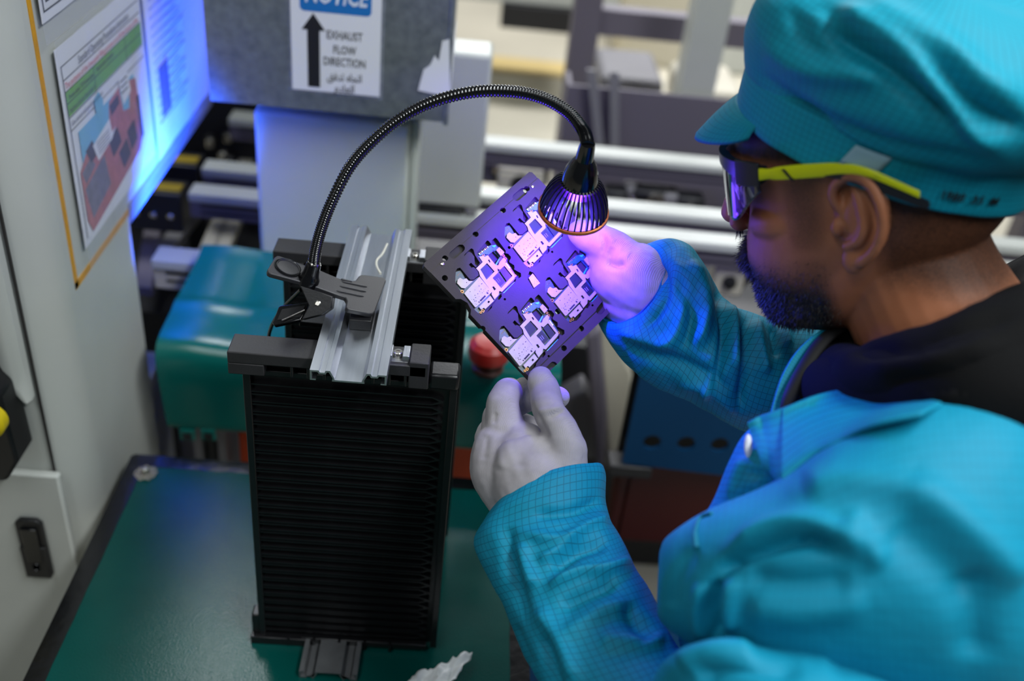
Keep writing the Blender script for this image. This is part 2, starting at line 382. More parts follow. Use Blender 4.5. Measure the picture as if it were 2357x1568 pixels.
# black unit with a yellow knob in the gap
q0, q1 = ony(0, 835, MYF-.02), ony(78, 1075, MYF-.02)
bu = empty('control_unit', ((q0[0]+q1[0])/2, MYF, q1[2]), 'black control unit with yellow knob at the left edge', 'control unit')
bx('upper_casing', (q0[0]-.12, MYF-.040, q0[2]-.055), (q1[0]-.020, MYF-.013, q0[2]+.002), 'black', bu, bevel=.006)
MB().prism([(-.2, .155), (-.026, .155), (-.004, .125), (-.002, .03), (-.02, .0), (-.2, -.012)], (q1[0], MYF-.003, q1[2]), (1, 0, 0), (0, 0, 1), (0, -1, 0), 0, .045).build('casing', 'black', bu, smooth=30, bevel=.004)
k0 = ony(0, 965, MYF-.05); MB().lathe([(.012, 0), (.021, .0), (.021, .012), (.017, .016)], (k0[0]-.0125, MYF-.048, k0[2]), (1, 0, 0), (0, 0, 1), (0, -1, 0), n=32).build('knob', 'yellow', bu, smooth=30)
# cabinet door below with black latch
d0, d1 = ony(132, 1098, MYF-.012), ony(180, 1318, MYF-.012)
dz1 = d0[2]; dr = empty('cabinet_door', ((d0[0]+d1[0])/2-.1, MYF-.01, -.45), 'white cabinet door with black folding latch', 'door')
bx('door_panel', (d0[0]-.4, MYF-.012, -.6), ((d0[0]+d1[0])/2, MYF-.001, dz1), 'white', dr, bevel=.003)
l0, l1 = ony(34, 1190, MYF-.014), ony(128, 1325, MYF-.014)
lx0, lx1, lz1, lz0 = l0[0], l1[0]-.001, l0[2], l1[2]
lt = MB().prism([(lx0+.004, lz0), (lx1-.004, lz0), (lx1, lz0+.004), (lx1, lz1-.006), (lx1-.006, lz1), (lx0+.006, lz1), (lx0, lz1-.006), (lx0, lz0+.004)], (0, MYF-.012, 0), (1, 0, 0), (0, 0, 1), (0, -1, 0), 0, .007).build('latch', 'black', dr, bevel=.0015, smooth=30)
lw = lx1-lx0; lh = lz1-lz0
bx('latch_tongue', (lx0+.2*lw, MYF-.023, lz0+.30*lh), (lx1-.2*lw, MYF-.019, lz1-.12*lh), 'blackg', lt, bevel=.001)
bx('latch_plate', (lx0+.01*lw, MYF-.022, lz0+.02*lh), (lx1-.01*lw, MYF-.019, lz0+.56*lh), 'black', lt, bevel=.0015)
MB().lathe([(.0045, 0), (.0055, .0012), (.0065, 0)], ((lx0+lx1)/2, MYF-.0222, lz0+.22*lh), (1, 0, 0), (0, 0, 1), (0, -1, 0), n=24).build('keyhole', 'blackg', lt, smooth=30)
# amber tape around the document area
def tape_on_side(nm, y0, z0, y1, z1):
    return bx(nm, (MX-.0004, y0, z0), (MX+.0007, y1, z1), 'ytape', None, bevel=0)
t0 = onx(176, 655, MX); t1 = onx(300, 466, MX)
o = tape_on_side('marking_tape', t0[1]-.0045, t0[2]-.004, t0[1]+.0045, .69); tag(o, 'vertical amber tape strip on rounded machine corner', 'tape')
o = tape_on_side('marking_tape', t0[1]-.0045, t0[2]-.005, 1.163, t0[2]+.004); tag(o, 'short amber tape strip under the plastic document sleeve', 'tape')

# documents: plane x = const, y runs to the right, z up
EY, EZ = (0, 1, 0), (0, 0, 1)
def sheet(nm, y0, z0, y1, z1, x, m, parent, wave=0.002, n=16, thick=.0004, skew=0.0):
    R = []
    for i in range(n+1):
        y = y0+(y1-y0)*i/n; dx = wave*(math.sin(i*.9)+.6*math.sin(i*2.1+1)); s_ = skew*i/n
        R.append([(x+dx, y, z0+s_), (x+dx*.7, y, (z0+z1)/2+s_), (x+dx, y, z1+s_), (x+dx-thick, y, z1+s_), (x+dx*.7-thick, y, (z0+z1)/2+s_), (x+dx-thick, y, z0+s_)])
    return MB().rings(R).build(nm, m, parent, smooth=60)
PX = MX+0.005
def sop():
    a = onx(122, 108, PX); b = onx(190, 600, PX); y0, y1 = a[1], a[1]+.272; z0, z1 = b[2]+.008, a[2]-.004
    e = empty('procedure_sheet', (PX, (y0+y1)/2, z0), 'printed procedure sheet with red circuit photo in plastic sleeve', 'document')
    sheet('paper', y0, z0, y1, z1, PX, 'paper', e, .0004)
    H = z1-z0; L = y1-y0; X = PX+.0012
    def rect(nm, u0, v0, u1, v1, m, x=X): return bx(nm, (x-.0001, y0+u0*L, z1-v1*H), (x+.0001, y0+u1*L, z1-v0*H), m, e, bevel=0)
    def poly(nm, pts, m, x=X): return MB().prism([(y0+u*L, z1-v*H) for u, v in pts], (x, 0, 0), EY, EZ, (1, 0, 0), 0, .0001).build(nm, m, e)
    for v in (.085, .150, .205, .262, .330, .392): rect('rule', .03, v, .97, v+.004, 'ink')
    rect('rule', .03, .085, .034, .96, 'ink')
    text('title', 'Standard Operating Procedures Instruction', 'ink', e, (X, y0+.20*L, z1-.138*H), EY, EZ, .0125, maxw=.62*L, lift=.0003)
    text('purpose_line', 'The purpose of the low-point filling process is to fill the bottom of the', 'redink', e, (X, y0+.04*L, z1-.196*H), EY, EZ, .0100, maxw=.90*L, lift=.0003)
    rect('green_band', .035, .210, .97, .326, 'greenink', X-.0001)
    rect('rule', .34, .21, .344, .33, 'ink'); rect('rule', .74, .21, .744, .33, 'ink')
    text('process_line', 'Process name: TOP bottom glue', 'ink', e, (X, y0+.06*L, z1-.252*H), EY, EZ, .0078, maxw=.27*L)
    text('model_line', 'Applicable models', 'ink', e, (X, y0+.37*L, z1-.245*H), EY, EZ, .0078, maxw=.34*L)
    text('importance_line', 'Importance of process characteristics: A', 'ink', e, (X, y0+.05*L, z1-.312*H), EY, EZ, .0078, maxw=.28*L)
    text('glue_line', 'Glue amount and special requirements', 'ink', e, (X, y0+.045*L, z1-.375*H), EY, EZ, .0078, maxw=.36*L)
    # product photo: a red phone board with callouts
    rect('photo_sky', .10, .43, .80, .80, 'cyanink', X)
    poly('photo_board', [(.06, .62), (.14, .56), (.22, .62), (.30, .60), (.42, .58), (.46, .44), (.60, .42), (.62, .56), (.70, .58), (.74, .44), (.82, .46), (.84, .80), (.78, .86), (.24, .94), (.10, .96), (.06, .88)], 'pinkink', X+.0001)
    poly('photo_shield', [(.08, .72), (.33, .66), (.36, .84), (.12, .90)], 'greyink', X+.0002)
    poly('photo_shield', [(.07, .63), (.18, .60), (.22, .66), (.10, .70)], 'greyink', X+.0002)
    for c in ([(.40, .62), (.52, .60), (.55, .70), (.43, .73)], [(.50, .74), (.62, .71), (.65, .82), (.54, .85)], [(.63, .68), (.74, .66), (.76, .78), (.66, .81)], [(.14, .55), (.22, .53), (.26, .62), (.18, .63)], [(.46, .46), (.58, .45), (.58, .50), (.47, .52)], [(.80, .56), (.84, .56), (.85, .80), (.81, .82)]): poly('photo_chip', c, 'darkink', X+.0002)
    poly('photo_callout', [(.22, .56), (.44, .52), (.45, .60), (.50, .59), (.44, .63), (.26, .66)], 'paper', X+.0003)
    poly('photo_callout', [(.60, .38), (.72, .36), (.74, .50), (.63, .53)], 'paper', X+.0003)
    for k in range(5): rect('print_line', .26+.004*k, .565+.016*k, .42, .570+.016*k, 'inkgrey', X+.0005)
    for k in range(3): rect('print_line', .62, .40+.03*k, .71, .408+.03*k, 'ink', X+.0005)
    for k in range(7): rect('print_line', .06, .965-.0+.004*k, .06, .967, 'inkgrey', X)
    poly('photo_figure', [(.30, .36), (.36, .34), (.40, .40), (.38, .46), (.31, .47)], 'cyanink', X+.0002)
    return y0, y1, z0, z1
sy0, sy1, sz0, sz1 = sop()
# second sheet further along, heavily lit by the blue light
e2 = empty('process_sheet', (PX, sy1+.15, sz0), 'pale printed sheet further right in the same blue-lit sleeve', 'document')
sheet('paper', sy1+.012, sz0-.016, 1.568, sz1-.01, PX, 'paper', e2, .0008)
for k in range(16): bx('print_line', (PX+.0014, sy1+.03, sz0+.03+.012*k), (PX+.0016, sy1+.16+.02*math.sin(k*2.2), sz0+.032+.012*k), 'inkgrey', e2, bevel=0)
bx('print_picture', (PX+.0014, sy1+.045, sz0+.035), (PX+.0017, sy1+.085, sz0+.105), 'darkink', e2, bevel=0)
tag(sheet('document_sleeve', sy0-.008, sz0-.022, 1.582, sz1+.012, PX+.0055, 'film', None, .0010, 26), 'long clear plastic sleeve over the procedure sheets', 'plastic sleeve')
# the sheet above, only its foot in view
b0 = onx(90, 62, PX); b1 = onx(212, 0, PX)
e3 = empty('notice_sheet', (PX, (b0[1]+b1[1])/2, b0[2]), 'upper sheet with red and black small print in clear sleeve', 'document')
sheet('paper', b0[1]+.008, b0[2]-.0, b0[1]+.30, b0[2]+.10, PX, 'paper', e3, .0003)
for k in range(8):
    bx('print_line', (PX+.001, b0[1]+.022, b0[2]+.018+.0085*k), (PX+.0013, b0[1]+.26, b0[2]+.0215+.0085*k), 'ink' if k == 0 else 'redink', e3, bevel=0)
for (u0, v0, u1, v1) in ((.014, .010, .29, .0115), (.014, .010, .0155, .098)): bx('rule', (PX+.001, b0[1]+u0, b0[2]+v0), (PX+.0013, b0[1]+u1, b0[2]+v1), 'ink', e3, bevel=0)
tag(sheet('document_sleeve', b0[1]-.002, b0[2]-.018, b0[1]+.32, b0[2]+.11, PX+.005, 'film', None, .0006, 12), 'small clear plastic sleeve above the long one', 'plastic sleeve')

# ------------------------------------------------------------------ galvanised exhaust duct
DY = 1.30
f0, f1 = ony(483, 217, DY), ony(1020, 296, DY); DX0, DX1, DZ0 = f0[0], f1[0], (f0[2]+f1[2])/2
duct = empty('exhaust_duct', ((DX0+DX1)/2, 1.5, DZ0), 'galvanised sheet metal exhaust duct carrying the notice sign', 'duct')
bx('front_panel', (DX0, DY, DZ0), (DX1, DY+.002, 1.4), 'galv', duct, bevel=0)
bx('side_panel', (DX1-.002, DY+.002, DZ0), (DX1, 1.60, 1.4), 'galv', duct, bevel=0)
bx('side_panel', (DX0, DY+.002, DZ0), (DX0+.002, 1.60, 1.4), 'galv', duct, bevel=0)
bx('back_panel', (DX0, 1.60, DZ0), (DX1, 1.602, 1.4), 'galv', duct, bevel=0)
bx('bottom_panel', (DX0+.002, DY+.002, DZ0+.001), (DX1-.002, 1.60, DZ0+.003), 'galv', duct, bevel=0)
bx('folded_flange', (DX1-.001, DY-.0015, DZ0-.004), (DX1+.006, DY+.012, 1.4), 'galv', duct, bevel=.001)
sg0, sg1 = ony(668, 203, DY-.003), ony(880, 237, DY-.003); SX0, SX1, SZ0 = sg0[0], sg1[0], (sg0[2]+sg1[2])/2
SY = DY-.0035; SH = 0.235
sign = empty('notice_sign', ((SX0+SX1)/2, SY, SZ0), 'laminated exhaust flow direction notice with black arrow on the duct', 'sign')
bx('backing', (SX0+.003, SY, SZ0+.004), (SX1-.004, SY+.0015, SZ0+SH), 'paper', sign, bevel=0)
bx('lamination', (SX0-.001, SY+.0016, SZ0-.001), (SX1, SY+.0030, SZ0+SH+.004), 'film', sign, bevel=0)
SW = SX1-SX0
def sgp(px, py): q = ony(px, py, SY); return q
n0, n1 = sgp(690, 20), sgp(855, 38); nz0 = sgp(772, 31)[2]
rr = .006; NB = []
for cxx, czz, a0 in ((n1[0]-rr, nz0+rr, -90), (n1[0]-rr, nz0+.055-rr, 0), (n0[0]+rr, nz0+.055-rr, 90), (n0[0]+rr, nz0+rr, 180)):
    NB += [(cxx+rr*math.cos(math.radians(a0+15*k)), czz+rr*math.sin(math.radians(a0+15*k))) for k in range(7)]
MB().prism(NB, (0, SY, 0), (1, 0, 0), EZ, (0, -1, 0), 0, .0003).build('notice_box', 'blueink', sign)
text('notice_word', 'NOTICE', 'whiteink', sign, ((n0[0]+n1[0])/2, SY-.0004, nz0+.012), (1, 0, 0), EZ, .034, 'CENTER', shear=.25, maxw=(n1[0]-n0[0])*.9, bold=.0008)
ab, at_ = sgp(722, 200), sgp(722, 30)
axm = (ab[0]+at_[0])/2; aw = (sgp(738, 180)[0]-sgp(710, 180)[0])/2; zb, zt = ab[2], at_[2]
MB().prism([(axm-aw, zb), (axm+aw, zb), (axm+aw, zt-.022), (axm+aw*1.9, zt-.022), (axm, zt), (axm-aw*1.9, zt-.022), (axm-aw, zt-.022)], (0, SY, 0), (1, 0, 0), EZ, (0, -1, 0), 0, .0003).build('arrow', 'ink', sign)
PXM = (sgp(840, 150)[0]-sgp(745, 150)[0])/95
for wd, py, pw in (('EXHAUST', 92, 81), ('FLOW', 125, 52), ('DIRECTION', 153, 96)):
    q = sgp(793, py); text('sign_word', wd, 'ink', sign, (q[0], SY, q[2]), (1, 0, 0), EZ, .0155, 'CENTER', bold=.0002, maxw=pw*PXM)
for wd, py, pw in (('\ufed6\ufed3\ufeaa\ufe97 \ufee9\ufe8e\ufea0\ufe97\ufe8d', 187, 80), ('\ufee1\ufea9\ufe8e\ufecc\ufedf\ufe8d', 213, 46)):
    q = sgp(793, py); text('sign_word', wd, 'ink', sign, (q[0], SY, q[2]), (1, 0, 0), EZ, .0150, 'CENTER', font=None, bold=.0002, maxw=pw*PXM)
# torn label wrapped round the duct corner
lab = empty('torn_label', ony(1010, 150, DY-.002), 'torn white paper label wrapped round the duct corner', 'label')
LP = [(962, 208), (975, 160), (990, 150), (1000, 128), (1010, 140), (1018, 95), (1034, 90), (1036, 210), (1020, 220)]
MB().prism([(ony(x, y, DY-.002)[0], ony(x, y, DY-.002)[2]) for x, y in LP], (0, DY-.002, 0), (1, 0, 0), EZ, (0, -1, 0), 0, .0006).build('front_piece', 'paper', lab)
zc = lambda y: ony(1034, y, DY)[2]
MB().prism([(DY, zc(92)), (DY+.075, zc(92)+.005), (DY+.075, zc(130)), (DY+.06, zc(170)), (DY+.065, zc(180)), (DY+.03, zc(205)), (DY, zc(212))], (DX1+.0062, 0, 0), EY, EZ, (1, 0, 0), 0, .0006).build('side_piece', 'paper', lab)
for k in range(4): bx('print_bar', (DX1+.0069, DY+.042+.004*k, zc(145)), (DX1+.0071, DY+.0435+.004*k, zc(110)), 'inkgrey', lab, bevel=0)

# ------------------------------------------------------------------ conveyor line behind
RZ = 0.10
def rail(nm, y, x0, x1, label, depth=.045, h=.05, top='white', side='mauve', skew=-.02):
    e = empty(nm, ((x0+x1)/2, y, RZ-h), label, 'conveyor rail', 'conveyor rails behind the rack')
    for part, m, d0, d1, z0, z1 in (('top_flange', top, 0, depth, RZ-.016, RZ), ('web', side, .006, depth, RZ-h, RZ-.016)):
        mb = MB(); mb.obox((x0, y+d0, z0), (x1-x0, skew*(x1-x0), 0), (0, d1-d0, 0), (0, 0, z1-z0)); mb.build(part, m, e, bevel=.002, smooth=30)
    nb = MB()
    for k in range(2):
        mb = MB(); zz = RZ-.026-k*.014; mb.obox((x0+.02, y+.004, zz), (x1-x0-.04, skew*(x1-x0-.04), 0), (0, .004, 0), (0, 0, .004)); mb.build('groove_lip', 'dark', e)
    return e
rail('conveyor_rail', 1.368, -.488, 0.10, 'nearest white-topped rail meeting the teal cover', .048, .055, 'white', 'cream')
rail('conveyor_rail', 1.607, -.494, 1.30, 'second white-topped conveyor rail behind the white box', .045)
rail('conveyor_rail', 1.712, -.497, 1.30, 'third white-topped conveyor rail further back', .045)
rail('conveyor_rail', 1.960, -.505, 1.40, 'farthest white-topped rail below the mauve bin', .05)
# modules with yellow tops between the rails
for (xa, ya, xb, yb, z, lb) in ((372, 362, 458, 372, RZ+.0, 'black conveyor module with yellow top strip nearer the poster edge'), (340, 428, 420, 438, RZ-.0, 'black conveyor module with yellow top strip lower down')):
    g0, g1 = onz(xa-60, ya, z), onz(xb, yb, z); e = empty('drive_module', ((g0[0]+g1[0])/2, g0[1], z-.08), lb, 'machine module')
    bx('casing', (g0[0], g0[1]-.01, z-.08), (g1[0], g0[1]+.05, z-.004), 'dark', e, bevel=.003)
    bx('top_strip', (g0[0]+.004, g0[1]+.0, z-.004), (g1[0]-.004, g0[1]+.028, z), 'brass', e, bevel=.001)
    for k in range(3): MB().lathe([(.004, 0), (.006, .002), (.006, .006), (.003, .008)], (g1[0]-.02-.03*k, g0[1]-.01, z-.045), (1, 0, 0), EZ, (0, -1, 0), n=14).build('screw', 'steel', e, smooth=30)
# dark machine bed below and roller bars
bed = empty('machine_bed', (0.2, 1.7, FZ), 'dark machine bed underneath the conveyor rails', 'machine')
bx('base', (-.95, 1.61, FZ), (1.0, 2.02, -0.16), 'dark', bed)
bx('front_apron', (-.56, 1.80, -.30), (-.52, 1.95, -.02), 'dark', bed)
bx('dark_backdrop', (-.95, 2.03, -.16), (-.11, 2.05, .60), 'dark', bed)  # dark sheet added to blacken the shaded interior behind the rails
for k, (px0, py0, px1, py1, m) in enumerate(((395, 545, 430, 500, 'grey'), (470, 590, 500, 520, 'cream'), (505, 580, 530, 515, 'cream'), (565, 370, 590, 330, 'cream'), (335, 620, 345, 560, 'mauve'))):
    a, b = onz(px0, py0, -.02), onz(px1, py1, -.02); d = b-a; d /= np.linalg.norm(d)
    MB().obox(a-d*.06-np.array([.016, 0, .02]), d*.28, (.032, 0, 0), (0, 0, .02)).build('bed_bar', m, bed, bevel=.003)
for k in range(10):
    q = onz(500+random.uniform(-20, 60), 330+random.uniform(-40, 60), .02)
    MB().lathe([(.006, 0), (.010, .004), (.010, .02), (.006, .024)], q, n=14).build('roller_stud', 'steel' if k % 3 == 0 else 'dark', bed, smooth=30)
# white boxes standing on the rails
c0, c1 = ony(583, 248, 1.36), ony(945, 292, 1.36); cb = ony(600, 620, 1.36)
pb = empty('sensor_housing', ((c0[0]+c1[0])/2, 1.40, RZ), 'tall white box standing on the rail below the duct', 'machine housing')
bx('box_body', (c0[0], 1.36, RZ+.001), (c1[0], 1.46, (c0[2]+c1[2])/2), 'white', pb, bevel=.006)
bx('corner_strip', (c1[0]+.0005, 1.372, RZ+.001), (c1[0]+.012, 1.45, (c0[2]+c1[2])/2), 'white', pb, bevel=.003)
h0, h1 = ony(965, 300, 1.62), ony(1122, 440, 1.62); ht = ony(1135, 130, 1.62)
pb2 = empty('sensor_housing', ((h0[0]+h1[0])/2, 1.66, RZ), 'white box lit violet, right of the duct corner', 'machine housing')
bx('box_body', (h0[0]-.03, 1.62, RZ+.012), (ht[0], 1.70, ht[2]), 'white', pb2, bevel=.006)
bx('foot', (h0[0]-.02, 1.612, RZ+.001), (ht[0]-.03, 1.70, RZ+.012), 'dark', pb2)  # dark block painting in the shaded recess under the box
bx('foot', (ht[0]-.025, 1.612, RZ+.001), (ht[0]-.006, 1.70, RZ+.012), 'grey', pb2)
# small parts between the right hand rails
for k, (px, py, w_, m) in enumerate(((1200, 400, .05, 'cream'), (1330, 430, .02, 'dark'), (1420, 440, .025, 'dark'), (1455, 432, .018, 'grey'), (1510, 440, .05, 'dark'), (1545, 448, .016, 'grey'), (1590, 455, .03, 'dark'), (1150, 370, .04, 'grey'), (1235, 375, .03, 'dark'), (1560, 640, .05, 'dark'), (1680, 620, .03, 'cream'))):
    q = onz(px, py, .03); e = empty('conveyor_fitting', q, ('pale', 'small dark', 'dark round', 'grey round', 'long dark', 'tiny grey', 'square dark', 'grey flat', 'dark narrow', 'black', 'cream')[k]+(' block among the rails left of the lamp head', ' stud right of the lamp head', ' stud between the rails', ' stud between the rails', ' block between the rails', ' stud near the glasses', ' block near the glasses', ' block beside the violet box', ' block under the far rail', ' lump behind the blue sleeve', ' knob by the moustache')[k], 'fitting')
    bx('body', (q[0]-w_, q[1]-.015, -.02), (q[0]+w_, q[1]+.03, .035), m, e, bevel=.006)
    MB().lathe([(w_*.35, 0), (w_*.45, .002), (w_*.4, .01), (w_*.2, .012)], (q[0], q[1]-.015, .012), (1, 0, 0), EZ, (0, -1, 0), n=16).build('cap', 'steel' if m != 'cream' else 'dark', e, smooth=30)
q = onz(1740, 640, -.05)
tag(MB().tube(catmull([onz(1690, 668, -.05), onz(1720, 640, 0), onz(1770, 612, .0), onz(1820, 600, -.05)], 20), .010, 10).build('cable', 'dark', smooth=60), 'thick black cable behind the moustache', 'cable')
o = bx('equipment_shelf', (onz(1640, 760, -.02)[0], 1.30, -.06), (.9, 1.48, -.03), 'grey'); tag(o, 'pale grey shelf behind the chin', 'shelf')
# far equipment: bin, frame posts, white cabinet
b0 = onz(1305, 205, RZ+.02); fb = empty('parts_bin', (b0[0]+.3, b0[1]+.2, RZ-.3), 'mauve grey metal bin behind the far rail', 'bin')
bx('front_panel', (b0[0], b0[1], RZ-.30), (b0[0]+1.1, b0[1]+.012, RZ+.03), 'mauve', fb)
bx('side_panel', (b0[0], b0[1]+.012, RZ-.30), (b0[0]+.012, b0[1]+.10, RZ+.03), 'mauve', fb)
for px, lean in ((1395, .05), (1430, .03)):
    q = onz(px+18, 338, RZ+.01); MB().obox((q[0], b0[1]-.05, RZ-.12), (.022, 0, 0), (0, .01, 0), (-lean, .02, .20)).build('bracket_strut', 'grey', fb)
p0 = ony(1350, 40, 2.9); sf = empty('storage_rack', (p0[0]+.6, 3.1, FZ), 'mauve grey frame rack in the blurred background', 'rack')
bx('post', (p0[0]-.04, 2.88, FZ), (p0[0]+.04, 2.96, 1.6), 'mauve', sf)
bx('beam', (p0[0]-.02, 2.89, p0[2]-.045), (p0[0]+1.6, 2.95, p0[2]+.03), 'mauve', sf)
bx('post', (p0[0]+1.5, 2.88, FZ), (p0[0]+1.58, 2.96, 1.6), 'mauve', sf)
bx('shelf', (p0[0], 2.96, p0[2]-.38), (p0[0]+1.5, 3.4, p0[2]-.33), 'cream', sf)
for k in range(5):
    bx('bundle', (p0[0]+.08+.26*k, 3.0, p0[2]-.33), (p0[0]+.28+.26*k, 3.3, p0[2]-.20-.02*(k % 2)), 'cream' if k % 2 else 'grey', sf, bevel=.02)
wq = ony(1628, 100, 2.5); o = bx('support_column', (wq[0]-.045, 2.5, FZ), (wq[0]+.045, 2.6, 1.6), 'white'); tag(o, 'white square support column behind the cap visor', 'column')
wq = ony(1240, 15, 4.4); fc = empty('far_cabinet', (wq[0], 4.6, FZ), 'white cabinet with dark kick plate at the top of the picture', 'cabinet')
bx('body', (wq[0]-.5, 4.4, wq[2]), (wq[0]+.35, 5.0, wq[2]+1.6), 'white', fc, bevel=.01)
bx('kick_plate', (wq[0]-.16, 4.38, wq[2]-.10), (wq[0]+.20, 4.5, wq[2]), 'dark', fc)
for k, (xx, m) in enumerate(((.95, 'cream'), (1.5, 'white'), (2.2, 'grey'))):
    e = empty('far_machine', (xx, 5.4, FZ), ('cream', 'white', 'grey')[k]+' blurred machine body far behind the frame rack', 'machine')
    bx('body', (xx-.25, 5.2, FZ), (xx+.25, 5.8, .4+.2*k), m, e, bevel=.02); bx('panel', (xx-.2, 5.19, -.1), (xx+.2, 5.2, .25), 'mauve', e, bevel=.005)
# floor marking
fm = onz(1235, 155, FZ+.003); o = bx('floor_marking', (fm[0]-.25, fm[1]-.12, FZ), (fm[0]+.45, fm[1]+.12, FZ+.003), mat('faded_yellow', (200, 178, 120), .6), bevel=0); tag(o, 'faded yellow band painted on the far floor', 'floor marking')

# ------------------------------------------------------------------ teal cover with emergency button
TC = empty('machine_guard', (-.15, 1.2, -.03), 'bent glossy teal sheet cover behind the black rack', 'cover')
prof = [(1.115, -.022), (1.106, .04), (1.100, .095), (1.106, .118), (1.125, .128), (1.18, .131), (1.205, .135), (1.23, .133), (1.32, .134), (1.36, .140)]
prof = [(p[0], p[1]) for p in catmull(prof, 40)]
R = []
for i in range(31):
    x = -.402+.55*i/30; wv = .0022*math.sin(i*.8)*(1 if i < 12 else .4)
    R.append([(x, y, z+wv*(1 if z > .1 else 0)) for y, z in prof]+[(x, y+.004, z-.004+wv*(1 if z > .1 else 0)) for y, z in prof[::-1]])
MB().rings(R).build('cover_sheet', 'teal', TC, smooth=50)
for px in (432, 480):
    q = ony(px, 1003, 1.115); MB().box((q[0]-.011, 1.113, q[2]-.008), (q[0]+.011, 1.12, q[2]+.012)).build('tab', 'teal', TC, bevel=.002); bx('tab_hole', (q[0]-.006, 1.112, q[2]-.005), (q[0]+.006, 1.1135, q[2]+.006), 'dark', TC, bevel=0)
q = onz(1122, 850, .134); es = empty('emergency_button', q, 'red mushroom emergency stop button on the teal cover', 'button')
MB().lathe([(.021, 0), (.022, .005), (.018, .008), (.018, .020)], q, n=28).build('collar', 'rust', es, smooth=30)
MB().lathe([(.018, .018), (.027, .021), (.029, .029), (.0275, .041), (.020, .047), (.005, .049)], q, n=32).build('button_head', 'red', es, smooth=30)
# orange and red-brown panels, profile legs, blue perforated panel
def label_box(nm, a, b, m, lb, cat, bevel=.003): return tag(bx(nm, a, b, m, None, bevel), lb, cat)
o0, o1 = ony(548, 1003, 1.2), ony(1100, 1092, 1.2)
label_box('kick_panel', (o0[0], 1.2, o1[2]-.02), (o1[0]+.03, 1.215, o0[2]+.02), 'orange', 'orange painted panel low behind the black rack', 'panel')
pr_ = ony(500, 1030, 1.19); pl = empty('profile_leg', (pr_[0], 1.2, FZ), 'grooved grey profile leg under the teal cover', 'leg post')
for k in range(3): bx('rib', (pr_[0]-.03+.018*k, 1.17+.005*(k % 2), FZ), (pr_[0]-.016+.018*k, 1.21, -.025), 'grey' if k != 1 else 'dark', pl)
label_box('grey_cabinet', (-.430, 1.24, FZ), (pr_[0]-.02, 1.42, .03), 'grey', 'grey cabinet side below the nearest rail', 'cabinet')
u0, u1 = ony(1455, 945, 1.2), ony(1440, 1062, 1.2)
bp = empty('perforated_panel', (u0[0]+.2, 1.2, u1[2]), 'blue metal panel with a row of three dark holes', 'panel')
holes = []
for px, py in ((1500, 1013), (1578, 1016), (1655, 1019)):
    q = ony(px, py, 1.2); holes.append(circle(q[0], q[2], .0140, 24))
mb = MB(); plate(mb, [(u0[0], u1[2]), (u0[0]+.22, u1[2]-.013), (u0[0]+.22, u0[2]+.06), (u0[0], u0[2]+.07)], holes, (0, 1.2, 0), (1, 0, 0), EZ, (0, -1, 0), 0, .006); mb.build('panel_sheet', 'bluep', bp)
bx('hole_backing', (u0[0]+.004, 1.262, u1[2]-.04), (u0[0]+.22, 1.269, u0[2]+.062), 'chipdark', bp)  # black sheet standing in for the shade seen through the holes
bx('top_fold', (u0[0], 1.20, u0[2]+.065), (u0[0]+.22, 1.27, u0[2]+.07), 'bluep', bp)
label_box('black_foot', (u0[0]-.02, 1.19, u1[2]-.026), (u0[0]+.05, 1.23, u1[2]-.004), 'dark', 'black foot under the blue perforated panel', 'foot')
r0 = ony(1440, 1070, 1.24); r1 = ony(1430, 1215, 1.24)
label_box('side_panel', (r0[0]+.012, 1.24, r1[2]-.03), (r0[0]+.6, 1.26, r0[2]+.01), 'rust', 'dark red-brown panel under the blue perforated panel', 'panel')
label_box('edge_post', (r0[0]-.012, 1.232, r1[2]-.03), (r0[0]+.010, 1.262, r0[2]+.01), 'rust', 'narrow brown post beside the red-brown panel', 'post', .008)
g0 = onz(1480, 1260, -.40); label_box('blue_plinth', (.12, .95, -.50), (.95, 1.19, -.40), 'bluep', 'dark blue plinth low between forearm and torso', 'plinth')
# swivel chair of pale plastic behind the tray
ch = empty('grey_chair', (.27, 1.75, FZ), 'pale grey plastic chair blurred behind the held tray', 'chair')
def panel_px(nm, pts, y, th, m, parent):
    pl = [(ony(x, y_, y)[0], ony(x, y_, y)[2]) for x, y_ in pts]
    return MB().prism(pl, (0, y, 0), (1, 0, 0), EZ, (0, 1, 0), 0, th).build(nm, m, parent, bevel=.006, smooth=40)
panel_px('backrest', [(1395, 735), (1455, 860), (1462, 935), (1425, 1060), (1402, 1090), (1388, 900), (1378, 780)], 1.42, .05, 'cream', ch)
panel_px('seat_edge', [(1290, 930), (1345, 900), (1385, 960), (1375, 1060), (1300, 1050)], 1.46, .06, 'grey', ch)
panel_px('side_bar', [(1350, 780), (1382, 760), (1398, 960), (1392, 1080), (1372, 1080)], 1.40, .03, 'mauve', ch)
panel_px('lower_shell', [(1270, 990), (1330, 970), (1340, 1020), (1280, 1070)], 1.5, .05, 'white', ch)
qc = ony(1340, 1000, 1.48); bx('stem', (qc[0]-.02, 1.48, FZ), (qc[0]+.02, 1.52, qc[2]), 'dark', ch)
label_box('white_bench', (.02, 1.28, FZ), (.20, 1.38, -.20), 'cream', 'cream bench low behind the chair', 'bench')
# blue light that falls on the plastic sleeve: an added spot low behind the rack, with no lamp
sp = bpy.data.lights.new('blue_sleeve_spot', 'SPOT'); sp.color = (0.015, 0.10, 1.0); sp.energy = 120; sp.spot_size = math.radians(58); sp.spot_blend = 1.0; sp.shadow_soft_size = 0.03
so = bpy.data.objects.new('blue_sleeve_spot', sp); COL.objects.link(so); so.location = (-.350, 1.13, .17)
so.rotation_euler = (Vector((-.436, 1.31, .31))-Vector(so.location)).to_track_quat('-Z', 'Y').to_euler()
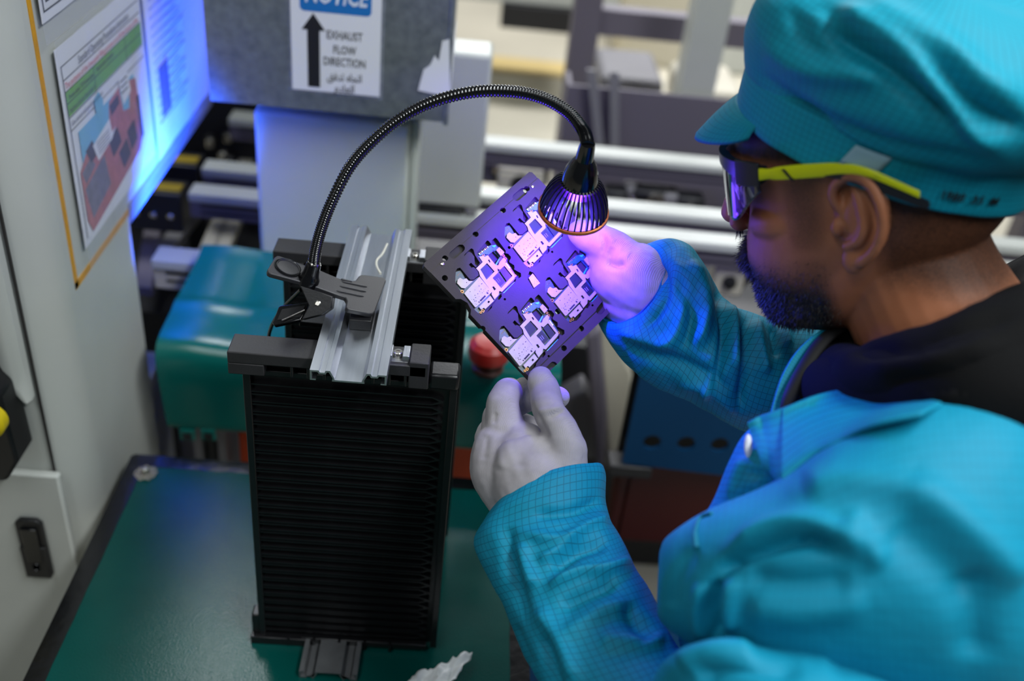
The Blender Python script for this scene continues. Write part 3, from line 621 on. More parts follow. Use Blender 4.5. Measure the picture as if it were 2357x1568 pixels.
# ================================================================== magazine rack on the bench
def copy_thing(root, off, label=None):
    r = root.copy(); COL.objects.link(r); r.location = root.location+Vector(off)
    if label: r['label'] = label
    for ch in list(root.children):
        c = ch.copy(); COL.objects.link(c); c.parent = r; c.matrix_parent_inverse = ch.matrix_parent_inverse.copy()
        for g in list(ch.children):
            d = g.copy(); COL.objects.link(d); d.parent = c; d.matrix_parent_inverse = g.matrix_parent_inverse.copy()
    return r
RX0, RX1, RY = -0.190, 0.004, 0.741
rack = empty('board_magazine', ((RX0+RX1)/2, .83, 0), 'black ribbed board magazine standing on the green mat', 'magazine rack')
def side_plate(y, facing, x0, x1, zt=.376):
    bx('side_plate', (x0, y, .006), (x1, y+.010, zt), 'rackb', rack, bevel=.001)
    yy = y if facing < 0 else y+.010; s = -1 if facing < 0 else 1
    # edge combs
    for xa, xb in ((x0-.001, x0+.006), (x1-.006, x1+.001)):
        bx('edge_rail', (xa, min(yy, yy+s*.0075), .006), (xb, max(yy, yy+s*.0075), zt), 'rackb', rack, bevel=.0008)
    # guide: one long pointed loop standing proud of the plate
    L = x1-x0; pitch = .0118; n = int((zt-.030)/pitch); g = None
    xa, xb, xt = x0+.004, x1-.022, x1-.011; h = .0036; t = .0013
    out = [(xa, -h-t), (xb, -h-t), (xt, -.6*t), (xt, .6*t), (xb, h+t), (xa, h+t)]; inn = [(xa+.001, -h), (xb, -h), (xt-.004, 0), (xb, h), (xa+.001, h)]
    for k in range(n):
        z = .022+pitch*k
        if g is None:
            mb = MB(); plate(mb, out, [inn], (0, yy, z), (1, 0, 0), EZ, (0, s, 0), 0, .006); g = mb.build('guide_rib', 'rackb', rack)
        else:
            c = g.copy(); COL.objects.link(c); c.location = (0, 0, pitch*k)
side_plate(RY, -1, RX0, RX1); side_plate(.915, -1, RX0+.004, RX1+.004)
def top_bar(y, xl, z0=.376, z1=.400, yd=.030):
    b = bx('top_bar', (xl, y-.019, z1-.012), (-.024, y-.019+yd, z1), 'barb', rack, bevel=.0012)
    bx('bar_web', (xl, y-.019, z0), (xl+.032, y-.005, z1-.012), 'barb', rack, bevel=.001)
    bx('bar_back', (xl+.03, y-.004, z0), (-.03, y+.006, z1-.010), 'rackb', rack, bevel=0)
    for k in range(9):
        xx = xl+.055+.0145*k
        if xx < -.03: bx('bar_rib', (xx, y-.018, z0), (xx+.0025, y+.004, z1-.010), 'rackb', rack, bevel=.0005)
    bx('end_block', (-.040, y-.019, z0-.001), (-.022, y+.012, z1+.004), 'barb', rack, bevel=.0012)
    bx('corner_ledge', (-.022, y-.012, z0-.006), (RX1+.002, y+.012, z1-.013), 'rackb', rack, bevel=.003)
    bx('lower_web', (xl+.028, y-.010, z0-.006), (RX1+.001, y+.010, z0), 'rackb', rack, bevel=.001)
top_bar(RY, -.2005); top_bar(.925, -.1965)
# foot of the front plate
bx('base_flange', (RX0-.010, RY-.012, 0), (RX0+.055, RY+.012, .011), 'rackb', rack, bevel=.001)
bx('base_flange', (RX0+.045, RY-.010, 0.004), (RX1-.01, RY+.012, .012), 'rackb', rack, bevel=.001)
bx('foot_lug', (RX0-.009, RY-.006, .011), (RX0+.002, RY+.010, .040), 'rackb', rack, bevel=.002)
bx('base_flange', (RX0, .905, 0), (RX1, .93, .012), 'rackb', rack, bevel=.001)
for k in range(5): bx('base_rib', (RX0+.03+.028*k, RY-.013, .002), (RX0+.033+.028*k, RY-.008, .012), 'rackb', rack, bevel=0)
# aluminium profiles
def profile(nm, x, z, y0, y1, m, W=.0655, flip=1):
    h = W/2; t = .0016; f = flip
    top = [(-h, .0), (-h, .0105), (-h+.0075, .0105), (-h+.0085, .0085), (-h+.0125, .0085), (-h+.0135, .0108), (-.0155, .0108), (-.0120, .0035), (-.0115, .0016), (.0115, .0016), (.0120, .0035), (.0155, .0108), (h-.0135, .0108), (h-.0125, .0085), (h-.0085, .0085), (h-.0075, .0105), (h, .0105), (h, 0)]
    bot = [(h-.005, 0), (h-.005, .0014), (h-.0016, .0014), (h-.0016, .0088), (h-.0066, .0088), (h-.0076, .0068), (h-.0135, .0068), (h-.0145, .0091), (.0166, .0091), (.0132, .0030), (.0140, -.0), (-.0140, -.0), (-.0132, .0030), (-.0166, .0091), (-h+.0145, .0091), (-h+.0135, .0068), (-h+.0076, .0068), (-h+.0066, .0088), (-h+.0016, .0088), (-h+.0016, .0014), (-h+.005, .0014), (-h+.005, 0)]
    pl = [(a, b if f > 0 else .0108-b) for a, b in top+bot]
    return MB().prism(pl, (x, 0, z), (1, 0, 0), EZ, (0, 1, 0), y0, y1).build(nm, m, rack, smooth=20)
RLX = -.0895
profile('top_rail', RLX, .4005, .690, .958, 'alu')
profile('base_rail', -.1085, .0005, .688, .96, 'aludull', W=.062, flip=-1)
def bracket(px, py, y):
    q = onz(px, py, .404); x = q[0]; e = bx('rail_bracket', (x-.0108, y-.008, .396), (x+.0108, y+.010, .4005), 'aludull', rack, bevel=.0006)
    bx('bracket_ear', (x-.0108, y-.008, .4005), (x-.0046, y+.009, .4068), 'alu', e, bevel=.0005)
    bx('bracket_ear', (x+.0046, y-.008, .4005), (x+.0108, y+.009, .4068), 'alu', e, bevel=.0005)
    MB().lathe([(.0042, 0), (.0042, .0052), (.0036, .0058), (.0018, .0058), (.0018, .0035)], (x, y, .4005), n=20).build('bracket_screw', 'steel', e, smooth=30)
bracket(916, 815, RY-.006); bracket(955, 590, .915)
# pale bit of wire lying in the rail
tag(MB().tube(catmull([onz(891, 562, .4115), onz(880, 585, .4105), onz(868, 598, .410), onz(867, 613, .410), onz(876, 630, .4105)], 24), .00125, 8).build('wire_offcut', mat('cream_insulation', (214, 212, 200), .5), smooth=60), 'short bent cream wire lying in the aluminium rail', 'wire')

# ================================================================== gooseneck lamp clipped to the rail
cl_z = .425
lamp = empty('clip_lamp', onz(760, 660, .412), 'black gooseneck ultraviolet clip lamp clamped on the aluminium rail', 'lamp')
def plane3(a, b, c):
    a, b, c = [np.asarray(q, float) for q in (a, b, c)]; n = np.cross(b-a, c-a); n /= np.linalg.norm(n)
    if np.dot(n, CAM-a) < 0: n = -n
    return a, n
def onplane(x, y, pl): r = ray(x, y); a, n = pl; return CAM+np.dot(a-CAM, n)/np.dot(r, n)*r
def cr(x, y): return (520+x/4.064, 520+y/4.064)
CP = plane3(onz(640, 600, .452), onz(885, 640, .4195), onz(850, 715, .4185))
cex = onplane(885, 640, CP)-onplane(640, 600, CP); cex /= np.linalg.norm(cex); cez = CP[1]; cey = np.cross(cez, cex)
def cloc(x, y): d = onplane(*cr(x, y), CP)-CP[0]; return (float(np.dot(d, cex)), float(np.dot(d, cey)))
UP = [(480, 277), (500, 280), (560, 300), (745, 370), (880, 415), (1075, 497), (1120, 512), (1185, 514), (1215, 508), (1245, 470), (1265, 458), (1300, 458), (1470, 480), (1495, 495), (1500, 515), (1395, 800), (1375, 820), (1340, 822), (1145, 780), (1125, 760), (1135, 700), (1118, 668), (1030, 640), (880, 585), (730, 530), (420, 448), (394, 432), (392, 405), (460, 290)]
jaw = MB().prism([cloc(*p) for p in UP], CP[0], cex, cey, cez, -.0048, 0).build('upper_jaw', 'clampg', lamp, bevel=.0009, smooth=40)
dc = np.array(cloc(580, 392)); p3 = CP[0]+cex*dc[0]+cey*dc[1]
MB().lathe([(.0128, 0), (.0128, .0006), (.0118, .0009), (.0112, .0002)], p3, cex, cey, cez, n=48, cap=False).build('button_groove', 'blackg', jaw, smooth=40)
MB().lathe([(.0108, .0), (.0108, .0012), (.0102, .0014), (.0096, .0006), (.006, .0003), (.001, .0001)], p3, cex, cey, cez, n=48).build('button_dish', 'clampg', jaw, smooth=25)
for a, b in (((1085, 520), (1320, 572)), ((1065, 562), (1310, 617)), ((1035, 607), (1290, 662)), ((1075, 500), (1180, 524))):
    MB().tube([onplane(*cr(a[0]+(b[0]-a[0])*k/10, a[1]+(b[1]-a[1])*k/10), CP)+cez*.0001 for k in range(11)], [.0003]+[.0010]*9+[.0003], 8).build('grip_rib', 'clampg', jaw, smooth=60)
# fulcrum cheek, rivet, lower handle, spring wire, rubber pad
CK = plane3(onz(*cr(730, 540), .4395), onz(*cr(1000, 660), .4255), at(*cr(800, 860), float(proj(onz(*cr(800, 700), .43))[2])-.0))
def cheek_pt(x, y, off=0): return onplane(*cr(x, y), CK)+CK[1]*off
def poly_plate(nm, pts, plf, th, m, parent, bevel=.0008):
    P = [plf(*p) for p in pts]; a, n = plf.__defaults__[0] if False else (None, None)
    return P
def slab(nm, pts, pl, th, m, parent, bevel=.0008):
    a, n = pl; P = [onplane(*cr(*p), pl) for p in pts]; ex = P[1]-P[0]; ex /= np.linalg.norm(ex); ey = np.cross(n, ex)
    return MB().prism([(float(np.dot(q-P[0], ex)), float(np.dot(q-P[0], ey))) for q in P], P[0], ex, ey, n, -th, 0).build(nm, m, parent, bevel=bevel, smooth=40)
dck = float(proj(onz(*cr(860, 640), .432))[2])
CKp = plane3(at(*cr(700, 560), dck-.004), at(*cr(1000, 680), dck-.004), at(*cr(850, 860), dck-.004))
slab('fulcrum_cheek', [(690, 555), (1000, 662), (985, 770), (900, 830), (705, 880), (775, 745)], CKp, .014, 'black', lamp)
rv = onplane(*cr(858, 725), CKp); MB().lathe([(.0034, -.001), (.0034, .0006), (.0024, .001), (.0022, .0004)], rv, np.cross(CKp[1], (0, 0, 1)), np.cross(CKp[1], np.cross(CKp[1], (0, 0, 1))), CKp[1], n=20).build('rivet', 'steel', lamp, smooth=30)
LHp = plane3(at(*cr(430, 905), dck+.006), at(*cr(490, 755), dck+.016), at(*cr(780, 715), dck+.010))
lh = slab('lower_handle', [(430, 905), (445, 880), (490, 760), (510, 745), (780, 712), (745, 800), (690, 880), (450, 932)], LHp, .004, 'blackg', lamp)
q = onplane(*cr(600, 830), LHp); ex = np.cross(LHp[1], (0, 0, 1)); ex /= np.linalg.norm(ex)
slab('handle_recess', [(480, 880), (525, 780), (740, 745), (690, 850)], (LHp[0]+LHp[1]*.0004, LHp[1]), .0003, 'black', lh, 0)
MB().tube([onplane(*cr(530, 892), LHp)+LHp[1]*.0012, onplane(*cr(745, 800), LHp)+LHp[1]*.002], .0008, 8).build('spring_wire', 'steel', lamp, smooth=60)
pz = onz(*cr(1245, 890), .4045); bx('rubber_pad', (RLX-.010, pz[1]-.012, .4023), (RLX+.0105, pz[1]+.022, .413), 'black', lamp, bevel=.0008)
bx('lower_jaw', (RLX-.060, pz[1]+.010, .386), (RLX+.012, pz[1]+.034, .3915), 'black', lamp, bevel=.001)
# power cord from the clip, down behind the bar
MB().tube(catmull([at(*cr(700, 600), dck+.02), at(*cr(560, 740), dck+.05), at(*cr(470, 860), dck+.05), at(*cr(420, 960), dck+.06), at(*cr(400, 1060), dck+.07), at(*cr(400, 1300), dck+.09)], 40), .0018, 10).build('power_cord', 'blackg', lamp, smooth=60)
# neck base and gooseneck
nb0 = onplane(*cr(775, 505), CP); nbt = at(*cr(825, 350), float(proj(nb0)[2])-.010)
ax = nbt-nb0; nl = np.linalg.norm(ax); ax /= nl; ax1 = np.cross(ax, (0, 1, 0)); ax1 /= np.linalg.norm(ax1); ax2 = np.cross(ax, ax1)
MB().lathe([(.0098, -.004), (.0098, .002), (.0082, .005), (.0074, nl*.5), (.0066, nl), (.0048, nl+.0005)], nb0, ax1, ax2, ax, n=28).build('neck_socket', 'blackg', lamp, smooth=30)
MB().lathe([(.0057, nl), (.0059, nl+.001), (.0052, nl+.002)], nb0, ax1, ax2, ax, n=28).build('socket_ring', 'steel', lamp, smooth=30)
d0 = float(proj(nbt)[2]); HT = at(1352, 332, .785)
GP = [(722, 607), (728, 570), (742, 520), (765, 462), (803, 388), (850, 332), (915, 277), (990, 237), (1080, 213), (1170, 210), (1245, 224), (1305, 256), (1340, 296), (1350, 320), (1352, 338)]
GD = np.linspace(d0, .785, len(GP)); gp = [at(x, y, d) for (x, y), d in zip(GP, GD)]
N = 1100; path = catmull(gp, N); per = 7
MB().tube(path, [.0050+.00045*math.cos(2*math.pi*k/per) for k in range(N)], 18).build('gooseneck', 'blackg', lamp, smooth=80)
# lamp head
la = np.array([-.02, .27, -.96]); la /= np.linalg.norm(la); l1 = np.cross(la, (1, 0, 0)); l1 /= np.linalg.norm(l1); l2 = np.cross(la, l1)
HL = .074; HT = at(1353, 330, .785); HKS = .965
MB().lathe([(.0062, 0), (.0068, .004), (.0078, .017), (.0078, .0185)], HT, l1*HKS, l2*HKS, la*HKS, n=32).build('neck_sleeve', 'blackg', lamp, smooth=30)
MB().lathe([(.0078, .016), (.0115, .022), (.0142, .030), (.0156, .038), (.0160, .0425), (.0148, .0432)], HT, l1*HKS, l2*HKS, la*HKS, n=48).build('lamp_cap', 'blackg', lamp, smooth=25)
RIM = .0305
NF = 34; fin = None
for k in range(NF):
    a = 2*math.pi*k/NF; er = math.cos(a)*l1+math.sin(a)*l2; et = np.cross(la, er)
    pr2 = [(.0150, .0395), (.0185, .0415), (.0228, .047), (.0262, .054), (.0285, .061), (.0298, .0680), (.0302, HL), (.0282, HL), (.0272, .066), (.0225, .056), (.0170, .050), (.0148, .047)]
    MB().prism(pr2, HT, er*HKS, la*HKS, et, -.0007, .0007).build('cooling_fin', 'finb', lamp)
MB().lathe([(.0298, HL-.0026), (.0312, HL-.0022), (.0314, HL+.0006), (.0302, HL+.0012), (.0285, HL+.0006), (.0285, HL-.002)], HT, l1*HKS, l2*HKS, la*HKS, n=64, cap=False).build('rim_ring', 'orangering', lamp, smooth=30)
MB().lathe([(.0150, .043), (.0160, .050), (.0130, .0525), (.002, .0530)], HT, l1*HKS, l2*HKS, la*HKS, n=40).build('led_lens', 'led', lamp, smooth=30)
LP_ = HT+la*.0665
sp = bpy.data.lights.new('uv_lamp_beam', 'SPOT'); sp.color = (0.10, 0.026, 1.0); sp.energy = 4.6; sp.spot_size = math.radians(108); sp.spot_blend = 0.3; sp.shadow_soft_size = .008
so = bpy.data.objects.new('uv_lamp_beam', sp); COL.objects.link(so); so.location = LP_; so.rotation_euler = Vector((0.0, .52, -.85)).to_track_quat('-Z', 'Y').to_euler()

sp = bpy.data.lights.new('uv_lamp_side_lobe', 'SPOT'); sp.color = (0.03, 0.07, 1.0); sp.energy = 4.5; sp.spot_size = math.radians(76); sp.spot_blend = 1.0; sp.shadow_soft_size = .010
so = bpy.data.objects.new('uv_lamp_side_lobe', sp); COL.objects.link(so); so.location = HT+la*.082; so.rotation_euler = Vector((.15, -.17, -.07)).to_track_quat('-Z', 'Y').to_euler()

pl_ = bpy.data.lights.new('uv_lamp_spill', 'POINT'); pl_.color = (0.10, 0.05, 1.0); pl_.energy = 0.45; pl_.shadow_soft_size = .012
po_ = bpy.data.objects.new('uv_lamp_spill', pl_); COL.objects.link(po_); po_.location = HT+la*.084

# ================================================================== carrier tray with four boards
cb_ = -_F; tn = math.cos(math.radians(21))*cb_+math.sin(math.radians(21))*(.74*CR+.67*CU); tn /= np.linalg.norm(tn)
TP = (at(1210, 650, .895), tn)
TA, TB = onplane(973, 608, TP), onplane(1222, 392, TP)
tex = TB-TA; tex /= np.linalg.norm(tex); tey = np.cross(tex, tn); tez = tn           # x along the upper edge, y towards the lower corner
def tl(px, py): d = onplane(px, py, TP)-TA; return (float(np.dot(d, tex)), float(np.dot(d, tey)))
def c1(x, y): return tl(1120+x/7.125, 660+y/7.127)                                  # from the close-up of the lower board
tray = empty('carrier_tray', onplane(1210, 900, TP), 'grey-brown metal carrier tray holding four phone boards', 'tray')
_B = tl(1222, 392); _C = tl(1441, 692); _D = tl(1205, 905)
TL_ = _B[0]; TV = (_C[1]+_D[1])/2
outl = [(0.0, .002), (.002, 0), (TL_-.002, 0), (TL_, .002), (TL_, TV-.002), (TL_-.002, TV), (.002, TV), (0, TV-.002), (0, TV*.42), (.0035, TV*.40), (.0055, TV*.355), (.0035, TV*.31), (0, TV*.29)]
ST = .0098
inner = [(0.0, ST), (TL_, ST), (TL_, TV-ST), (0, TV-ST), (0, TV*.42), (.0035, TV*.40), (.0055, TV*.355), (.0035, TV*.31), (0, TV*.29)]
base_pocket = [[(215, 700), (240, 655), (285, 640), (330, 690), (420, 800), (455, 838), (505, 838), (590, 762), (575, 700), (525, 640), (500, 628), (470, 638), (428, 588), (462, 552), (505, 596), (540, 628), (640, 540), (578, 455), (560, 380), (600, 330), (720, 178), (745, 185), (790, 240), (800, 175), (850, 128), (880, 150), (1025, 345), (1020, 385), (1065, 395), (1110, 445), (1105, 480), (1085, 505), (1085, 535), (1110, 550), (1165, 585), (1170, 630), (1165, 655), (1275, 715), (1280, 770), (1245, 800), (1200, 800), (1190, 850), (1010, 1050), (960, 1060), (970, 1110), (930, 1165), (890, 1160), (815, 1260), (810, 1300), (735, 1380), (690, 1385), (620, 1420), (540, 1350), (350, 1100), (300, 1040), (225, 920), (205, 850)],
               [(345, 435), (365, 405), (455, 320), (475, 315), (500, 335), (525, 425), (610, 555), (560, 610), (525, 575), (515, 450), (470, 390), (430, 372), (365, 432), (350, 450)]]
offs = []
ref = np.array(tl(1221.0, 738.6))
for px, py in ((1221.0, 738.6), (1120.6, 606.3), (1231.2, 503.8), (1324.0, 627.7)): offs.append(np.array(tl(px, py))-ref)
pk = [[c1(*p) for p in pl] for pl in base_pocket]
pockets = [[(x+o[0], y+o[1]) for x, y in pl] for o in offs for pl in pk]
modp = [(1213, 640), (1219, 624), (1228, 628), (1244, 652), (1228, 665)]
pockets.append([tl(*p) for p in modp])
def slot(px0, py0, px1, py1, r):
    a, b = np.array(tl(px0, py0)), np.array(tl(px1, py1)); d = (b-a)/np.linalg.norm(b-a); th = math.atan2(d[1], d[0]); pl = []
    for c, t0 in ((b, th-math.pi/2), (a, th+math.pi/2)):
        pl += [(c[0]+r*math.cos(t0+math.pi*k/6), c[1]+r*math.sin(t0+math.pi*k/6)) for k in range(7)]
    return pl
rh = [circle(*tl(x, y), r, 16) for x, y, r in ((1158, 484, .0027), (1095, 539, .0027), (1025, 594, .0027), (1024, 640, .0027), (1213, 434, .0027), (1172, 570, .0014), (1111, 757, .0027), (1299, 801, .0027), (1339, 756, .0027), (1284, 717, .0027), (1398, 636, .0027), (1401, 683, .0027), (1196, 864, .0030), (1271, 580, .0011), (1263, 820, .0011), (1364, 703, .0011), (1162, 689, .0011))]
rh += [slot(1043, 587, 1061, 571, .0036), slot(1189, 454, 1205, 440, .0036), slot(1381, 715, 1394, 699, .0036), slot(1259, 858, 1275, 841, .0036)]
mb = MB(); plate(mb, inner, pockets+rh, TA, tex, tey, tez, -.0010, 0); plate(mb, outl, pockets+rh, TA, tex, tey, tez, -.0042, -.0010)
mb.build('plate', 'tray', tray, fix=False)
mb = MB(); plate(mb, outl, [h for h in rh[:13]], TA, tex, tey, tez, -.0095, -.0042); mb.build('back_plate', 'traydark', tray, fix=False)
for px, py in ((1018, 608), (1226, 430), (1408, 648)):
    q = onplane(px, py, TP); MB().lathe([(.0016, 0), (.0016, .0006), (.0010, .0008), (.0009, .0002), (.0003, .0002)], q, tex, tey, tez, n=16).build('rivet', 'steel', tray, smooth=30)
def P3(u, v, h=0): return TA+tex*u+tey*v+tez*h
def brd(nm, pts, h0, h1, m, parent, holes=(), conv=c1, bevel=0):
    mb = MB(); plate(mb, [conv(*p) for p in pts], [[conv(*p) for p in h] for h in holes], TA, tex, tey, tez, h0, h1)
    return mb.build(nm, m, parent, fix=False)
bd = empty('phone_board', onplane(1215, 830, TP), 'phone circuit board in the lowest pocket, nearest the thumb', 'circuit board', 'phone boards in the tray')
PCB = [(225, 700), (300, 672), (345, 740), (380, 810), (430, 856), (500, 858), (595, 775), (590, 705), (540, 650), (650, 540), (590, 455), (578, 390), (740, 268), (790, 245), (870, 240), (1005, 370), (1015, 425), (1060, 520), (1185, 715), (1200, 765), (1170, 830), (970, 1035), (920, 1090), (845, 1185), (705, 1330), (690, 1375), (620, 1405), (545, 1335), (350, 1085), (300, 1015), (228, 910), (215, 850)]
brd('circuit_substrate', PCB, -.0040, -.0022, 'pcb', bd, [[(750, 412), (830, 345), (930, 455), (858, 565)]])
brd('connector_area', [(592, 388), (742, 272), (792, 250), (866, 246), (900, 292), (862, 345), (826, 338), (745, 405), (690, 398), (655, 412), (605, 425)], -.0022, -.0012, 'pcbblue', bd)
MS = [(592, 455), (640, 440), (690, 452), (735, 425), (762, 468), (862, 588), (905, 592), (922, 540), (990, 462), (1030, 505), (1015, 545), (1178, 768), (1170, 802), (970, 1032), (925, 1020), (915, 1085), (850, 1162), (800, 1078), (806, 1045), (612, 782), (592, 705), (546, 650), (650, 542)]
W1 = [(722, 558), (846, 695), (716, 836), (614, 665)]; W2 = [(890, 645), (930, 667), (1005, 600), (1136, 765), (955, 972), (813, 805), (902, 710)]
brd('main_shield', MS, -.0022, .0004, 'shield', bd, [W1, W2, [(735, 505), (757, 498), (778, 540), (760, 552)], [(808, 955), (836, 944), (872, 990), (846, 1016)]])
brd('processor_chip', [(722, 572), (828, 688), (712, 815), (628, 668)], -.0022, -.0006, 'chip', bd)
brd('memory_chip', [(935, 680), (1003, 614), (1122, 765), (1048, 848)], -.0022, -.0006, 'chip', bd)
brd('memory_chip', [(826, 806), (910, 722), (1022, 858), (930, 945)], -.0022, -.0007, 'chip', bd)
for k in range(3): brd('chip_print', [(850+26*k, 842+10*k-30*k), (858+26*k, 836+10*k-30*k), (906+22*k, 892+10*k-30*k), (898+22*k, 898+10*k-30*k)], -.0007, -.00066, 'inkgrey', bd)
sim = brd('card_cage', [(600, 790), (803, 1042), (556, 1296), (535, 1302), (354, 1072)], -.0022, .0008, 'shield', bd)
random.seed(3)
for i in range(30):
    s_, t_ = random.uniform(.1, .9), random.uniform(.08, .92)
    x = 600+203*s_-246*t_; y = 790+252*s_+280*t_; r_ = random.choice((4, 5, 6, 9))
    brd('cage_hole', [(x-r_, y), (x, y-r_), (x+r_, y), (x, y+r_)], .0008, .00085, 'chipdark', sim)
brd('cage_slot', [(690, 1096), (708, 1116), (626, 1206), (606, 1186)], .0008, .0009, 'chipdark', sim)
brd('cage_slot', [(598, 1200), (612, 1212), (600, 1228), (582, 1214)], .0008, .0009, 'chipdark', sim)
brd('cage_slot', [(725, 1045), (752, 1062), (735, 1080), (712, 1060)], .0008, .0009, 'chipdark', sim)
brd('lower_shield', [(782, 1102), (842, 1186), (702, 1326), (680, 1302), (636, 1336), (600, 1290)], -.0022, .0002, 'shield', bd, [[(758, 1180), (778, 1204), (752, 1230), (734, 1206)]])
brd('left_shield', [(286, 808), (340, 836), (390, 815), (430, 860), (502, 856), (372, 986), (312, 976), (240, 900), (250, 842)], -.0022, .0000, 'shield', bd, [[(390, 880), (402, 878), (402, 892), (390, 893)]])
brd('upper_can', [(915, 288), (1000, 375), (946, 440), (866, 340)], -.0012, .0006, 'shield', bd, [[(935, 346), (945, 346), (945, 358), (935, 358)]])
for x, y, r_ in ((328, 1032, .0015), (665, 412, .0012), (997, 424, .0012), (1028, 468, .0011), (1188, 752, .0011), (670, 1348, .0014), (634, 1378, .0010)):
    u, v = c1(x, y); MB().lathe([(r_*.5, .0), (r_*.5, .0010), (r_, .0010), (r_, .0)], P3(u, v, -.0022), tex, tey, tez, n=14, cap=False).build('screw_pad', 'gold', bd, smooth=30)
    MB().lathe([(r_*.5, .0002), (.0001, .0002)], P3(u, v, -.0022), tex, tey, tez, n=14).build('screw_hole', 'chipdark', bd)
for k in range(7): brd('contact_spring', [(588+22*k, 396-19*k), (598+22*k, 388-19*k), (614+22*k, 406-19*k), (604+22*k, 414-19*k)], -.0012, -.0004, 'gold' if k % 2 else 'steel', bd)
for k in range(4): brd('contact_spring', [(1030+16*k, 545+22*k), (1042+16*k, 540+22*k), (1056+16*k, 562+22*k), (1046+16*k, 568+22*k)], -.0022, -.001, 'steel', bd)
for k in range(3): brd('contact_spring', [(245+14*k, 770-18*k), (252+14*k, 764-18*k), (272+14*k, 738-10*k), (264+14*k, 744-10*k)], -.0022, -.0012, 'gold', bd)
brd('glow_edge', [(800, 262), (862, 244), (872, 262), (842, 290), (806, 275)], -.0012, -.0006, 'cyan', bd)  # board edges glowing under the lamp, drawn as cyan strips
brd('glow_edge', [(858, 575), (920, 470), (930, 480), (875, 592)], -.0022, -.0008, 'cyan', bd)
brd('glow_edge', [(1180, 850), (1188, 858), (985, 1072), (978, 1060)], -.0040, -.0020, 'cyan', bd)
for o, lb in zip(offs[1:], ('phone circuit board in the left pocket of the tray', 'phone circuit board in the top pocket, partly under the lamp head', 'phone circuit board in the right pocket beside the far glove')):
    copy_thing(bd, tex*o[0]+tey*o[1], lb)
sm = empty('shield_module', onplane(1228, 648, TP), 'small dotted shield module in the middle of the tray', 'module')
b2 = brd('cover', [(1217, 640), (1226, 630), (1243, 652), (1229, 663)], -.0042, .0003, 'shield', sm, conv=lambda x, y: tl(x, y))
random.seed(5)
for i in range(14):
    s_, t_ = random.uniform(.12, .88), random.uniform(.12, .88); x = 1226+17*s_-9*t_; y = 630+22*s_+10*t_
    brd('cover_hole', [(x-.7, y), (x, y-.7), (x+.7, y), (x, y+.7)], .0003, .00035, 'chipdark', b2, conv=lambda x, y: tl(x, y))
# ================================================================== the person
HS = 1.02; HO = np.array([.306, .683, .6235])
_y, _p, _r = math.radians(36.2), math.radians(17.8), math.radians(1.1)
hf = np.array([-math.cos(_y)*math.cos(_p), math.sin(_y)*math.cos(_p), -math.sin(_p)])
_l0 = np.cross([0, 0, 1], hf); _l0 /= np.linalg.norm(_l0); _u0 = np.cross(hf, _l0)
hl = math.cos(_r)*_l0+math.sin(_r)*_u0; hu = np.cross(hf, hl)
HM = np.array([hf, hl, hu])
def hw(f, l, u): return HO+HS*.001*(np.array([f, l, u], float) @ HM)       # head millimetres (forward, left, up from the ear line) to scene
def tohead(P): return ((np.asarray(P)-HO) @ HM.T)/(HS*.001)
def tonp(me):
    co = np.empty(len(me.vertices)*3); me.vertices.foreach_get('co', co); return co.reshape(-1, 3)
def vnormals(me):
    n = np.empty(len(me.vertices)*3); me.vertices.foreach_get('normal', n); return n.reshape(-1, 3)
def seg_dist(P, a, b):
    ab = b-a; t = np.clip(((P-a) @ ab)/max(1e-9, ab @ ab), 0, 1); return np.linalg.norm(P-(a+t[:, None]*ab), axis=1), t
def sculpt(co, nr, strokes):
    """push the cloth in or out along soft brush strokes; a stroke is (pixel path, width px, millimetres)"""
    uvd = proj(co); px = uvd[:, :2]; vd = CAM-co; vd /= np.linalg.norm(vd, axis=1)[:, None]
    facing = np.clip((np.sum(nr*vd, axis=1)+.15)/.45, 0, 1)
    tot = np.zeros(len(co))
    for pts, wdt, mm in strokes:
        P = np.array(catmull([np.array(p, float) for p in pts], max(12, 6*len(pts)))); m = len(P)
        best = np.full(len(co), 1e9); tt = np.zeros(len(co))
        near = (px[:, 0] > P[:, 0].min()-3*wdt) & (px[:, 0] < P[:, 0].max()+3*wdt) & (px[:, 1] > P[:, 1].min()-3*wdt) & (px[:, 1] < P[:, 1].max()+3*wdt) & (facing > 0)
        idx = np.nonzero(near)[0]
        if not len(idx): continue
        q = px[idx]; bb = np.full(len(idx), 1e9); tb = np.zeros(len(idx))
        for i in range(m-1):
            d, t = seg_dist(q, P[i], P[i+1]); s_ = d < bb; bb[s_] = d[s_]; tb[s_] = (i+t[s_])/(m-1)
        taper = np.clip(np.minimum(tb, 1-tb)*5+.15, 0, 1)
        tot[idx] += mm*.001*np.exp(-(bb/wdt)**2)*taper
    return co+nr*(tot*facing)[:, None]
def obj_from(name, co, faces, m, parent, uv=None, smooth=180):
    me = bpy.data.meshes.new(name); me.from_pydata([tuple(p) for p in co], [], faces)
    me.materials.append(M[m] if isinstance(m, str) else m)
    me.polygons.foreach_set('use_smooth', [True]*len(me.polygons))
    if uv is not None:
        lay = me.uv_layers.new(name='UVMap'); li = np.empty(len(me.loops), dtype=np.int32); me.loops.foreach_get('vertex_index', li)
        if uv.ndim == 3: lay.data.foreach_set('uv', uv.reshape(-1))
        else: lay.data.foreach_set('uv', uv[li].reshape(-1))
    ob = bpy.data.objects.new(name, me); COL.objects.link(ob)
    if parent is not None: setpar(ob, parent)
    return ob
